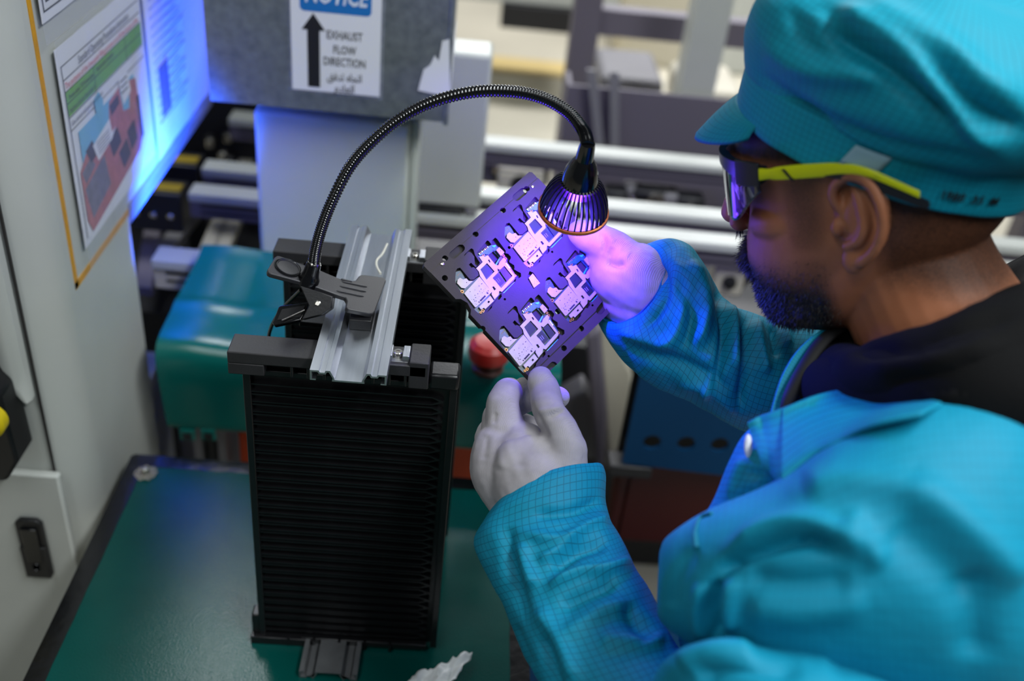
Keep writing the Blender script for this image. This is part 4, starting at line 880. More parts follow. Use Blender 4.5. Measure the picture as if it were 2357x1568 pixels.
def remeshed(mb, vox, it, name, m, parent, lam=.5, fn=None):
    """union of overlapping solids as one continuous skin"""
    me = bpy.data.meshes.new('tmp'); me.from_pydata(mb.v, [], mb.f)
    bm = bmesh.new(); bm.from_mesh(me); bmesh.ops.recalc_face_normals(bm, faces=bm.faces); bm.to_mesh(me); bm.free()
    o = bpy.data.objects.new('tmp', me); COL.objects.link(o)
    r = o.modifiers.new('R', 'REMESH'); r.mode = 'VOXEL'; r.voxel_size = vox; r.adaptivity = 0
    if it:
        s = o.modifiers.new('S', 'SMOOTH'); s.factor = lam; s.iterations = it
    dg = bpy.context.evaluated_depsgraph_get(); me2 = bpy.data.meshes.new_from_object(o.evaluated_get(dg))
    bpy.data.objects.remove(o)
    me2.name = name; me2.materials.clear(); me2.materials.append(M[m] if isinstance(m, str) else m)
    me2.polygons.foreach_set('use_smooth', [True]*len(me2.polygons))
    if fn is not None:
        co = fn(tonp(me2), vnormals(me2)); me2.vertices.foreach_set('co', co.ravel()); me2.update()
    ob = bpy.data.objects.new(name, me2); COL.objects.link(ob)
    if parent is not None: setpar(ob, parent)
    return ob
def ball(mb, c, r, ax=None, n=14):
    """ellipsoid; r scalar or three radii along ax rows"""
    rr = (r, r, r) if np.isscalar(r) else r; A = np.eye(3) if ax is None else np.asarray(ax, float); c = np.asarray(c, float); R = []
    for i in range(1, n):
        th = math.pi*i/n
        R.append([c+rr[2]*math.cos(th)*A[2]+math.sin(th)*(rr[0]*math.cos(2*math.pi*k/(2*n))*A[0]+rr[1]*math.sin(2*math.pi*k/(2*n))*A[1]) for k in range(2*n)])
    return mb.rings(R)
def limb(mb, pts, rad, n=14, sub=5):
    P = catmull(pts, (len(pts)-1)*sub+1); Rr = [float(v[0]) for v in catmull([np.array([r]) for r in rad], (len(rad)-1)*sub+1)]
    mb.tube(P, Rr, n); ball(mb, P[0], Rr[0], n=8); ball(mb, P[-1], Rr[-1], n=8)
    return mb
person = empty('person', (.45, .62, FZ), 'person in turquoise work jacket and cap inspecting the tray under the lamp', 'person')

# ---------------------------------------------------------------- head, ear and neck: one continuous skin
mb = MB()
SEC = [(128, 12, -22, 14), (122, 42, -52, 38), (108, 66, -76, 56), (85, 86, -92, 69), (60, 98, -99, 75), (40, 102, -101, 77), (26, 99, -100, 76), (12, 94, -98, 74), (-4, 93, -93, 72), (-20, 95, -85, 71), (-36, 98, -72, 68.5), (-49, 98, -58, 66), (-61, 95, -46, 63), (-74, 92, -34, 58), (-87, 90, -18, 51), (-97, 84, 0, 43), (-104, 72, 20, 30)]
R = []
S2 = catmull([np.array(s, float) for s in SEC], 60)
for z, f, b, w_ in S2:
    ring = []
    cx_ = (f+b)/2-6; n_ = 64
    for k in range(n_):
        a = 2*math.pi*k/n_; c_, s_ = math.cos(a), math.sin(a)
        e = 2.25 if c_ > 0 else 2.1
        rx = (f-cx_) if c_ > 0 else (cx_-b)
        den = (abs(c_)**e+abs(s_)**e)**(1/e)
        ring.append(hw(cx_+rx*c_/den, w_*s_/den, z))
    R.append(ring)
mb.rings(R)
limb(mb, [hw(97, 0, 24), hw(105, 0, 6), hw(113, 0, -10), hw(116, 0, -21)], [.008, .0075, .0085, .0100])
for s_ in (-1, 1):
    ball(mb, hw(105, 11*s_, -25), .0088); limb(mb, [hw(100, 8*s_, 30), hw(96, 34*s_, 33), hw(82, 55*s_, 27)], [.009, .0095, .008])
    limb(mb, [hw(68, 40*s_, -14), hw(55, 49*s_, -12), hw(35, 54*s_, -8)], [.0150, .0150, .012])
    ball(mb, hw(84, 32*s_, 12), .0125)                                                              # closed lids under the glasses
    limb(mb, [hw(6, 46*s_, -52), hw(30, 44*s_, -70), hw(60, 34*s_, -86)], [.012, .016, .014])
limb(mb, [hw(100, 0, -49), hw(97, 16*1, -53), hw(89, 26, -56)], [.0072, .0065, .004]); limb(mb, [hw(100, 0, -49), hw(97, -16, -53), hw(89, -26, -56)], [.0072, .0065, .004])
limb(mb, [hw(97, 0, -60), hw(94, 15, -60), hw(88, 24, -58)], [.0078, .0065, .004]); limb(mb, [hw(97, 0, -60), hw(94, -15, -60), hw(88, -24, -58)], [.0078, .0065, .004])
ball(mb, hw(78, 0, -90), .016)
# near ear: helix, antihelix, tragus, lobe over a sunk shell
def ear(s_):
    E = lambda f, l, u: hw(f, l*s_, u)
    limb(mb, [E(-3, 77, 5), E(3, 80, 18), E(0, 83, 29), E(-11, 87, 35.5), (E(-24, 90, 32)), E(-32, 92, 18), E(-33, 91, 2), E(-27, 88, -14), E(-17, 84, -25)], [.0032, .0038, .0040, .0042, .0042, .0040, .0038, .0038, .0045], 10)
    limb(mb, [E(-12, 82, 26), E(-18, 86, 14), E(-20, 87, 1), E(-15, 85, -10), E(-6, 82, -15)], [.0034, .0042, .0045, .0042, .0036], 10)
    ball(mb, E(1, 79, -3), (.0050, .004, .0070), HM); ball(mb, E(-11, 81, -25), (.0088, .0050, .0105), HM)
    ax = np.array([hf, hl*s_, hu]); ball(mb, E(-20, 80, 6), (.0155, .0052, .0285), ax, 16)
    ball(mb, E(-14, 74, 4), (.018, .006, .027), ax, 14)
ear(1); ear(-1)
nk = [hw(-18, 4, -35), hw(-34, 4, -75), hw(-62, 2, -125), hw(-95, 0, -175)]
limb(mb, nk, [.058, .060, .066, .080], 32, 8)
M['skin'] = None
def skin_mat():
    m = mat('skin', (160, 100, 70), .5, spec=.4); nt = m.node_tree; b = nt.nodes['Principled BSDF']
    b.inputs['Subsurface Weight'].default_value = .12; b.inputs['Subsurface Radius'].default_value = (.008, .003, .002); b.inputs['Subsurface Scale'].default_value = .5
    at_ = nt.nodes.new('ShaderNodeAttribute'); at_.attribute_name = 'hair_mask'
    tc = nt.nodes.new('ShaderNodeTexCoord'); n = nt.nodes.new('ShaderNodeTexNoise'); n.inputs['Scale'].default_value = 700; n.inputs['Detail'].default_value = 2; nt.links.new(tc.outputs['Object'], n.inputs['Vector'])
    n2 = nt.nodes.new('ShaderNodeTexNoise'); n2.inputs['Scale'].default_value = 45; n2.inputs['Detail'].default_value = 4; nt.links.new(tc.outputs['Object'], n2.inputs['Vector'])
    a = nt.nodes.new('ShaderNodeMath'); a.operation = 'MULTIPLY_ADD'; a.inputs[1].default_value = 1.1; a.inputs[2].default_value = -.55; nt.links.new(n.outputs['Fac'], a.inputs[0])
    ad = nt.nodes.new('ShaderNodeMath'); ad.operation = 'MULTIPLY_ADD'; ad.inputs[1].default_value = .45; nt.links.new(a.outputs[0], ad.inputs[0]); nt.links.new(at_.outputs['Fac'], ad.inputs[2]); ad.use_clamp = True
    mul = nt.nodes.new('ShaderNodeMath'); mul.operation = 'MULTIPLY'; nt.links.new(ad.outputs[0], mul.inputs[0])
    st = nt.nodes.new('ShaderNodeMath'); st.operation = 'SMOOTH_MIN'
    mr = nt.nodes.new('ShaderNodeMapRange'); mr.inputs['From Max'].default_value = .25; nt.links.new(at_.outputs['Fac'], mr.inputs[0]); nt.links.new(mr.outputs[0], mul.inputs[1])
    mx = nt.nodes.new('ShaderNodeMix'); mx.data_type = 'RGBA'; mx.inputs[7].default_value = lin((26, 18, 15))+(1,)
    mx0 = nt.nodes.new('ShaderNodeMix'); mx0.data_type = 'RGBA'; mx0.inputs[6].default_value = lin((150, 92, 62))+(1,); mx0.inputs[7].default_value = lin((182, 118, 84))+(1,)
    nt.links.new(n2.outputs['Fac'], mx0.inputs[0]); nt.links.new(mx0.outputs[2], mx.inputs[6]); nt.links.new(mul.outputs[0], mx.inputs[0]); nt.links.new(mx.outputs[2], b.inputs['Base Color'])
    return m
M['skin'] = skin_mat()
def ss(a, b, x): t = np.clip((x-a)/(b-a), 0, 1); return t*t*(3-2*t)
def hair_mask(P):
    q = tohead(P); f, l, u = q[:, 0], np.abs(q[:, 1]), q[:, 2]
    jawline = -28-(f-10)*.22                                       # upper edge of the beard slopes down towards the mouth
    beard = ss(jawline+10, jawline-14, u)*ss(2, 22, f)*ss(-138, -118, u+.25*f-22)
    beard *= 1-.85*ss(16, 9, l)*ss(-72, -64, u)*ss(-52, -58, u)*ss(90, 96, f)
    cheek = 1-.6*ss(-70, -40, u)*ss(88, 70, f)
    beard = beard*np.where(u < -70, 1, cheek)
    side = ss(4, 24, f)*ss(52, 30, f)*ss(-36, -10, u)*ss(52, 28, u+0*f)*.55*(l > 50)
    mous = ss(-33, -38, u)*ss(-60, -54, u)*ss(90, 97, f)
    nape = ss(-14, -34, f)*ss(-62, -34, u+.35*np.clip(-f-40, 0, 60))*.78*np.where(l > 74, .0, 1)
    scalp = ss(30, 44, u)*ss(104, 84, f)
    return np.clip(np.maximum.reduce([beard, side, mous, nape, scalp]), 0, 1)
body = remeshed(mb, .0016, 5, 'body', 'skin', person)
co = tonp(body.data)
hm = hair_mask(co); atr = body.data.attributes.new('hair_mask', 'FLOAT', 'POINT'); atr.data.foreach_set('value', hm.astype(np.float32))
body['label'] = 'brown skin of face, ear and neck with dark stubble'
# beard and moustache strands
nr = vnormals(body.data); random.seed(11)
def strands(name, weight, count, l0, l1, direction, w0=.00022, curl=.35):
    W = weight/ weight.sum(); idx = rng.choice(len(co), count, p=W); vs = []; fs = []
    for i in idx:
        p = co[i]+rng.normal(0, .0007, 3); n = nr[i]; d = n*.65+direction+rng.normal(0, curl, 3); d /= np.linalg.norm(d); L = rng.uniform(l0, l1)
        side = np.cross(d, n+rng.normal(0, .2, 3)); side /= np.linalg.norm(side)+1e-9; dn = np.array([0, 0, -1.])
        m_ = p+d*L*.55; e = p+d*L+(dn*.25+rng.normal(0, .25, 3))*L*.4
        b = len(vs); vs += [p-side*w0-n*.0005, p+side*w0-n*.0005, m_+side*w0*.8, m_-side*w0*.8, e]; fs += [(b, b+1, b+2, b+3), (b+3, b+2, b+4)]
    ob = obj_from(name, np.array(vs), fs, 'hair', person); ob['kind'] = 'stuff'; return ob
q = tohead(co); f_, l_, u_ = q[:, 0], np.abs(q[:, 1]), q[:, 2]
wm = np.where((u_ < -33) & (u_ > -60) & (f_ > 86) & (l_ < 34), 1.0, 0)+1e-9
strands('moustache', wm, 3600, .004, .009, -.8*hu+.15*hf)
wb = np.where((u_ < -62) & (f_ > 25) & (u_ > -125), hm**2*ss(25, 70, f_), 0)+1e-9
strands('beard', wb, 8000, .002, .006, -.55*hu+.1*hf)
wj = np.where((u_ < -30) & (u_ > -90) & (f_ > 8) & (f_ < 86), hm**2, 0)+1e-9
strands('stubble', wj, 6000, .0012, .003, -.6*hu, .00016)

# ---------------------------------------------------------------- cap
cap = empty('cap', hw(0, 0, 40)); setpar(cap, person)
cap.location = (0, 0, 0); cap.matrix_parent_inverse = Matrix.Translation(-person.location)
CT = math.radians(22); cf = math.cos(CT)*hf+math.sin(CT)*hu; cu_ = np.cross(cf, hl)     # the cap sits lower at the back
cu_ = -math.sin(CT)*hf+math.cos(CT)*hu
def cw(f, l, u): return HO+HS*.001*(f*cf+l*hl+u*cu_)
def cap_ring(u, a, b, shift=0, n=160, wob=0.0, ph=0.0):
    out = []
    for k in range(n):
        t = 2*math.pi*k/n; rr = 1+wob*math.sin(5*t+ph)+wob*.7*math.sin(9*t+2*ph)
        out.append(cw(shift-3+a*rr*math.cos(t), b*rr*math.sin(t), u))
    return out
def uvgrid(R, closed=True):
    """UV in metres along and around a loft of rings"""
    A = np.array(R); n = A.shape[1]; L = np.zeros(len(R)); 
    for i in range(1, len(R)): L[i] = L[i-1]+np.mean(np.linalg.norm(A[i]-A[i-1], axis=1))
    cir = np.mean([np.sum(np.linalg.norm(np.roll(r, -1, 0)-r, axis=1)) for r in A])
    return L, cir
def loft_obj(name, R, m, parent, strokes=(), cap0=True, cap1=True, noise_mm=0.0, nsc=18, post=None):
    A = np.array(R); nr_, n = A.shape[:2]; L, cir = uvgrid(R)
    du = np.roll(A, -1, 1)-np.roll(A, 1, 1); dv = np.gradient(A, axis=0); N = np.cross(du, dv); N /= np.linalg.norm(N, axis=2)[..., None]+1e-12
    ctr = A.mean(axis=1, keepdims=True)
    if np.sum(N*(A-ctr)) < 0: N = -N
    co = A.reshape(-1, 3); nn = N.reshape(-1, 3)
    if noise_mm:
        d = np.array([noise.noise(Vector(p*nsc))+.5*noise.noise(Vector(p*nsc*2.3)) for p in co]); co = co+nn*(d*noise_mm*.001)[:, None]
    if strokes: co = sculpt(co, nn, strokes)
    if post is not None: co = post(co, nn)
    faces = []; uv = []
    for i in range(nr_-1):
        for j in range(n):
            k = (j+1) % n; faces.append((i*n+j, i*n+k, (i+1)*n+k, (i+1)*n+j))
            u0, u1 = j/n*cir, (j+1)/n*cir; uv += [(u0, L[i]), (u1, L[i]), (u1, L[i+1]), (u0, L[i+1])]
    for c_, i in ((cap0, 0), (cap1, nr_-1)):
        if c_:
            f = tuple(range(i*n, i*n+n)); faces.append(f[::-1] if i == 0 else f); uv += [(0, 0)]*n
    ob = obj_from(name, co, faces, m, parent, np.array(uv)[:, None, :])
    bm = bmesh.new(); bm.from_mesh(ob.data); bmesh.ops.recalc_face_normals(bm, faces=bm.faces); bm.to_mesh(ob.data); bm.free()
    return ob
ctrl = [(30, 104, 80, 15), (31, 108.5, 84.5, 15), (44, 110, 86, 15), (60, 110.5, 87, 15), (65, 110.5, 87, 15)]
band = loft_obj('cap_band', [cap_ring(*[float(x) for x in c]) for c in catmull([np.array(c, float) for c in ctrl], 26)], 'capc', cap, noise_mm=1.2, nsc=22, cap0=False)
cr_ = [(61, 107, 83, 15), (63.5, 112, 89.5, 14), (73, 120, 97, 9), (89, 129, 105, 4), (107, 132, 108, 1), (125, 124, 102, 1), (141, 104, 86, 2), (152, 70, 58, 3), (156, 30, 25, 4), (157, 2, 2, 4)]
rg = [[float(x) for x in c] for c in catmull([np.array(c, float) for c in cr_], 90)]
CAPS = [([(1925, 20), (1990, 70), (2080, 130), (2160, 205), (2240, 290), (2300, 340)], 26, 9), ([(1960, 0), (2060, 60), (2160, 110), (2260, 190), (2357, 240)], 40, 8), ([(1900, 40), (1960, 100), (2050, 160), (2130, 230), (2190, 290)], 24, -8),
        ([(2140, 120), (2220, 220), (2290, 270), (2360, 300)], 26, -7), ([(1760, 90), (1830, 150), (1930, 170), (2050, 170)], 26, 4), ([(1745, 170), (1850, 250), (1980, 310), (2120, 350), (2290, 375)], 16, -4), ([(1870, 40), (1920, 60), (1990, 60)], 20, 4), ([(1820, 20), (1850, 90), (1900, 130)], 18, -3)]
crown = loft_obj('cap_crown', [cap_ring(c[0], c[1], c[2], c[3], wob=.006, ph=c[0]*.02) for c in rg], 'capc', cap, [(p_, w_, m_*1.35) for p_, w_, m_ in CAPS], noise_mm=6, nsc=13, cap0=False)
# visor: a stiff curved peak with thickness
VR = []
for i in range(41):
    t = -.88+1.76*i/40; row = []
    for j in range(13):
        v = j/12; out = 46*(math.cos(t*1.75)**.6 if math.cos(t*1.75) > 0 else 0)*v
        f = 12+108.5*math.cos(t)+out*.55*math.cos(t*.4); l = 85*math.sin(t)+out*.16*math.sin(t); u = 36-out*.86-4*v+3*math.sin(v*math.pi)
        row.append((f, l, u))
    VR.append([cw(*p) for p in row]+[cw(p[0], p[1], p[2]-3.0) for p in row[::-1]])
visor = loft_obj('cap_visor', VR, 'capc', cap)
tg = []
for i in range(9):
    row = []
    for j in range(5):
        f = 10-24*i/8; tt = math.acos(max(-1, min(1, (f-12)/110))); l = 87*math.sin(tt)+1.2; row.append(cw(f-(j-2)*1.5, l, 43+15*j/4))
    tg.append(row)
def sheet_obj(name, G, m, parent, th=.0008):
    A = np.array(G); r, c = A.shape[:2]; fs = [(i*c+j, (i+1)*c+j, (i+1)*c+j+1, i*c+j+1) for i in range(r-1) for j in range(c-1)]
    ob = obj_from(name, A.reshape(-1, 3), fs, m, parent, A.reshape(-1, 3)[:, :2].copy()); sd = ob.modifiers.new('Solidify', 'SOLIDIFY'); sd.thickness = th; sd.offset = 0; return ob
sheet_obj('size_tag', tg, 'tag', cap)
# stamped characters on the band
for k, ch_ in enumerate('1988 35 M'):
    if ch_ == ' ': continue
    f = -52-3.4*k; tt = math.acos((f-12)/110); n_ = math.cos(tt)*cf*86+math.sin(tt)*hl*109; n_ /= np.linalg.norm(n_); exx = np.cross(cu_, n_); exx /= np.linalg.norm(exx)
    text('band_stamp', ch_, 'ink', cap, HO+HS*.001*(f*cf+87.5*math.sin(tt)*hl+41*cu_)+n_*.0012, exx, cu_, .0085, 'CENTER', bold=.0002)

# ---------------------------------------------------------------- safety glasses (a thing of their own)
gl = empty('safety_glasses', hw(80, 0, 20), 'wraparound safety glasses with mirrored lens and yellow temples worn by the person', 'glasses')
def lens_pt(t, v):                      # t: angle round the face, v: 0 top .. 1 bottom
    f = 10+103*math.cos(t*.86)-8*abs(t)**2*.3; l = 80*math.sin(t*1.05)
    at_ = abs(t); bot = -9+9*ss(.35, .0, np.array(at_))+34*ss(.75, 1.35, np.array(at_)); top = 38-2*at_
    return f-3*v, l, top+(bot-top)*v
G = [[hw(*lens_pt(-1.2+2.4*i/60, j/16)) for j in range(17)] for i in range(61)]
sheet_obj('mirror_lens', G, 'lens', gl, .0016)
fr_ = [hw(*(np.array(lens_pt(-1.24+2.48*i/60, -.02))+np.array([-.5, 0, .5]))) for i in range(61)]
mb = MB()
for i in range(61): pass
R = []
for i in range(61):
    t = -1.24+2.48*i/60; c_ = np.array(lens_pt(t, 0)); hgt = 4.0+5.5*abs(t)**2
    R.append([hw(*(c_+np.array(d))) for d in ((1.6, .6*np.sign(t), 2.5), (-5, -.8*np.sign(t), 3.0), (-5, -.8*np.sign(t), -hgt*.6), (1.6, .6*np.sign(t), -hgt))])
MB().rings(R).build('brow_frame', 'glblk', gl, smooth=50)
for s_ in (1, -1):
    TPth = [(57, 79, 33, 9.0), (48, 80, 34, 7.0), (40, 81, 35, 9), (15, 83, 38, 9.4), (-5, 86, 40, 8), (-22, 89, 39.5, 5.6), (-40, 90, 33, 4.6), (-56, 90, 26, 4)]
    pts = catmull([np.array(p, float) for p in TPth], 50); R = []
    for p in pts:
        f, l, u, h_ = p; l = l+1.5; R.append([hw(f, s_*(l+d[0]), u+d[1]*h_) for d in ((1.4, .35), (.8, .5), (-1.0, .5), (-1.4, 0), (-1.0, -.5), (.8, -.5), (1.4, -.35))])
    tp = MB().rings(R).build('temple', 'glyel', gl, smooth=40)
    R = []
    for p in catmull([np.array(p, float) for p in [(6, 86, 35, 1.0), (-6, 88, 35.5, 4.5), (-20, 90, 33.5, 8), (-38, 91, 28, 7), (-58, 91, 20.5, 6.0), (-62, 91, 19.5, 4)]], 40):
        f, l, u, h_ = p; R.append([hw(f, s_*(l+d[0]), u+d[1]*h_) for d in ((1.2, .45), (-1.2, .5), (-1.6, -.5), (1.2, -.5))])
    MB().rings(R).build('rubber_tip', 'glblk', tp, smooth=40)
    R = [[hw(f, s_*(l+d), u+e) for d, e in ((1.8, h_), (-1.8, h_), (-1.8, -h_), (1.8, -h_))] for f, l, u, h_ in ((76, 74, 33, 9), (65, 79, 33, 9), (55, 81, 33, 8))]
    MB().rings(R).build('hinge', 'glblk', tp, smooth=30, bevel=.0006)
    R = [[hw(f, s_*(83.6+d), u) for d in (0, 1.6)]+[hw(f-2.2, s_*(83.6+d), u) for d in (1.6, 0)] for f, u in ((37, 38.5), (30, 30.5))]
    MB().rings(R).build('temple_inlay', 'glblk', tp)
MB().tube([hw(104, 9, 4), hw(108, 5, 0), hw(110, 0, 2), hw(108, -5, 0), hw(104, -9, 4)], .0022, 8).build('nose_pad', 'glblk', gl, smooth=60)
# ---------------------------------------------------------------- black hooded sweater collar and lanyard
def path_tube(name, spec, m, parent, n=40, seg=64, closed=False, flat=1.0, strokes=(), noise_mm=0, nsc=16):
    """soft roll of cloth: spec rows are (px, py, depth, radius in m)"""
    P = [np.append(at(x, y, d), r) for x, y, d, r in spec]
    if closed: P = P+[P[0]]
    Q = catmull(P, seg); R = []; C_ = [q[:3] for q in Q]
    t = [C_[min(i+1, seg-1)]-C_[max(i-1, 0)] for i in range(seg)]
    if closed: t[0] = t[-1] = C_[1]-C_[-2]
    a = np.array([0, 0, 1.0])
    for i in range(seg):
        tt = t[i]/np.linalg.norm(t[i]); a = np.array([0, 0, 1.0])-tt*tt[2]; a /= np.linalg.norm(a); b = np.cross(tt, a); r = Q[i][3]
        R.append([C_[i]+r*(math.cos(2*math.pi*k/n)*a+flat*math.sin(2*math.pi*k/n)*b) for k in range(n)])
    return loft_obj(name, R, m, parent, strokes, not closed, not closed, noise_mm, nsc)
sw = empty('sweater'); setpar(sw, person); sw.matrix_parent_inverse = Matrix.Translation(-person.location)
path_tube('hood_roll', [(1925, 868, .80, .026), (1990, 872, .715, .026), (2120, 865, .66, .030), (2270, 850, .635, .040), (2420, 825, .65, .048), (2500, 770, .72, .050), (2440, 700, .80, .044), (2250, 760, .86, .036), (2020, 820, .87, .030)], 'hood', sw, closed=True, seg=120, noise_mm=5, nsc=14, flat=1.15,
          strokes=[([(1960, 800), (2060, 810), (2200, 770), (2357, 700)], 16, -7), ([(2000, 850), (2150, 830), (2300, 790)], 22, 5), ([(2050, 890), (2200, 870), (2357, 830)], 16, -6), ([(2100, 915), (2240, 920), (2357, 920)], 20, 5)])
path_tube('hood_base', [(1880, 905, .79, .026), (1960, 905, .72, .028), (2120, 905, .665, .036), (2300, 915, .63, .048), (2460, 900, .65, .055), (2560, 820, .72, .06), (2480, 700, .82, .05), (2260, 760, .88, .045), (1980, 840, .88, .03)], 'hood', sw, closed=True, seg=110, noise_mm=4, nsc=12)
path_tube('chest_front', [(1950, 800, .83, .026), (1915, 870, .80, .028), (1885, 960, .80, .030), (1860, 1060, .81, .03)], 'hood', sw, seg=40, noise_mm=2)
path_tube('neck_lanyard', [(1935, 752, .775, .0030), (1890, 790, .765, .0034), (1850, 850, .752, .0034), (1820, 910, .742, .0034), (1806, 960, .74, .003)], 'cord', sw, n=12, seg=60, flat=1.6)

# ---------------------------------------------------------------- turquoise work jacket
jk = empty('jacket'); setpar(jk, person); jk.matrix_parent_inverse = Matrix.Translation(-person.location)
def px_loft(name, spec, m, parent, strokes0=(), nseg=120, n=96, noise_mm=2.0, nsc=20, cap0=True, cap1=True, sq=2.0, hem=None):
    """sleeve or trunk: every row gives both silhouette pixels of a ring, its depth, half thickness in m and how far its near side leans (px)"""
    strokes = [(p_, w_, mm_*1.2) for p_, w_, mm_ in strokes0]; rows = [np.array(r, float) for r in spec]; Q = catmull(rows, nseg); R = []
    for x0, y0, x1, y1, d, b, lx, ly in Q:
        A, B = at(x0, y0, d), at(x1, y1, d); c = (A+B)/2; e = (B-A)/2
        vd = CAM-c; vd /= np.linalg.norm(vd); lean = (lx*CR-ly*CU)*d/FPX; nb = vd*b+lean
        ring = []
        for k in range(n):
            t = 2*math.pi*k/n; ct, st = math.cos(t), math.sin(t); den = (abs(ct)**sq+abs(st)**sq)**(1/sq)
            ring.append(c+e*ct/den+nb*st/den)
        R.append(ring)
    if hem:      # turn the edge inwards so that the sleeve has a lip and a dark inside
        r0 = np.array(R[0]); c0 = r0.mean(axis=0); ax = np.array(R[6]).mean(axis=0)-c0; ax /= np.linalg.norm(ax)
        R = [list(c0+(r0-c0)*.62+ax*hem), list(c0+(r0-c0)*.90+ax*.004), list(c0+(r0-c0)*.975-ax*.0005)]+R
    return loft_obj(name, R, m, parent, strokes, cap0, cap1, noise_mm, nsc)
# far arm
FAR = [(1484, 574, 1394, 740, .915, .034, 68, 26), (1500, 562, 1398, 765, .914, .038, 64, 22), (1548, 549, 1416, 805, .912, .042, 46, 12), (1592, 570, 1466, 866, .911, .048, 26, 4), (1640, 640, 1540, 905, .911, .052, 10, 0), (1690, 700, 1618, 942, .912, .056, 0, 0), (1775, 735, 1690, 985, .920, .060, 0, 0), (1850, 748, 1770, 1010, .93, .065, 0, 0), (1930, 742, 1900, 1010, .95, .07, 0, 0), (2010, 760, 2020, 1010, .96, .07, 0, 0)]
FS = [([(1500, 610), (1530, 640), (1525, 700), (1480, 760)], 12, -5), ([(1540, 590), (1580, 660), (1560, 760), (1500, 820)], 16, 4), ([(1590, 600), (1625, 700), (1610, 800)], 16, 7), ([(1560, 640), (1590, 720), (1575, 800)], 12, -5),
      ([(1648, 660), (1668, 760), (1650, 880)], 10, -8), ([(1680, 700), (1690, 780), (1690, 850)], 12, 6), ([(1712, 730), (1716, 830), (1700, 940)], 10, -7), ([(1740, 735), (1750, 800), (1765, 860)], 12, 6), ([(1780, 750), (1790, 820)], 9, -6), ([(1810, 750), (1815, 800)], 9, 4),
      ([(1440, 800), (1520, 820), (1600, 850), (1680, 900)], 18, -6), ([(1420, 760), (1500, 790), (1560, 790)], 14, 4), ([(1560, 880), (1640, 900), (1700, 950)], 14, 5), ([(1640, 860), (1620, 920)], 10, 4)]
sl = px_loft('right_sleeve', FAR, 'jacket', jk, FS, 150, 110, 3.0, 26, hem=.03); sl['label'] = 'turquoise right sleeve with fine grid lit violet at the cuff'
# trunk
TR = [(1960, 880, 2440, 880, .77, .075, 0, 0), (1900, 905, 2480, 930, .765, .10, 0, 0), (1800, 950, 2560, 1000, .76, .120, 0, 0), (1728, 1000, 2620, 1080, .755, .130, 0, 0), (1690, 1060, 2660, 1160, .755, .134, 0, 0), (1650, 1150, 2680, 1260, .76, .136, 0, 0), (1600, 1230, 2690, 1340, .765, .136, 0, 0), (1570, 1300, 2690, 1400, .77, .134, 0, 0), (1565, 1400, 2690, 1480, .775, .13, 0, 0), (1575, 1500, 2690, 1660, .78, .13, 0, 0), (1600, 1700, 2690, 1850, .80, .13, 0, 0)]
TS = [([(1700, 1200), (1690, 1120), (1720, 1050)], 14, 4), ([(1760, 1130), (1735, 1080)], 12, -4), ([(1680, 1160), (1740, 1130), (1790, 1110)], 12, -4)]
tr = px_loft('jacket_body', TR, 'jacket', jk, TS, 150, 150, 3.0, 9, sq=2.2); tr['label'] = 'turquoise jacket front lit blue by the lamp'
UA = [(1512, 1296, 1511, 1390, .705, .012, 0, 0), (1516, 1262, 1513, 1420, .70, .030, 0, 0), (1540, 1228, 1535, 1450, .69, .046, 0, 0), (1640, 1168, 1600, 1490, .675, .062, 0, 0), (1790, 1106, 1740, 1560, .655, .080, 0, 0), (1930, 1010, 1930, 1620, .645, .092, 0, 0), (2110, 930, 2160, 1660, .64, .100, 0, 0), (2320, 915, 2400, 1680, .64, .100, 0, 0), (2500, 940, 2600, 1640, .66, .09, 0, 0)]
US = [([(1652, 1322), (1700, 1285), (1780, 1255), (1860, 1245), (1930, 1268)], 15, -11), ([(1670, 1290), (1760, 1225), (1860, 1205), (1940, 1230), (1985, 1275)], 24, 8), ([(1648, 1335), (1640, 1400), (1652, 1475)], 13, -9), ([(1690, 1330), (1680, 1400), (1690, 1450)], 18, 5), ([(1615, 1340), (1605, 1410), (1620, 1470)], 15, 4),
      ([(1850, 1120), (1930, 1105), (2030, 1110), (2130, 1140)], 34, 4), ([(1950, 1180), (2000, 1250), (2035, 1300)], 26, 5), ([(2090, 1110), (2190, 1180), (2290, 1270), (2357, 1340)], 44, 7), ([(2050, 1210), (2150, 1290), (2250, 1380)], 50, -5), ([(2240, 1320), (2250, 1420), (2240, 1520)], 44, -6), ([(1720, 1330), (1830, 1345), (1960, 1340)], 28, -4), ([(1720, 1400), (1850, 1410), (2000, 1380)], 36, 4), ([(1540, 1400), (1560, 1330), (1600, 1260)], 18, -2)]
ua = px_loft('upper_sleeve', UA, 'jacketp', jk, US, 150, 150, 2.5, 8); ua['label'] = 'turquoise shoulder and upper left sleeve close to the camera'
from mathutils.bvhtree import BVHTree
def surf_depth(obs):
    trees = []
    for o in obs:
        trees.append(BVHTree.FromPolygons([v.co[:] for v in o.data.vertices], [tuple(p.vertices) for p in o.data.polygons]))
    def f(x, y, dflt=.70):
        r = Vector(ray(x, y)); L = r.length; best = None
        for t in trees:
            h = t.ray_cast(Vector(CAM), r/L)
            if h[3] is not None and (best is None or h[3] < best): best = h[3]
        return best/L if best else dflt
    return f
sdep = surf_depth([tr, ua])
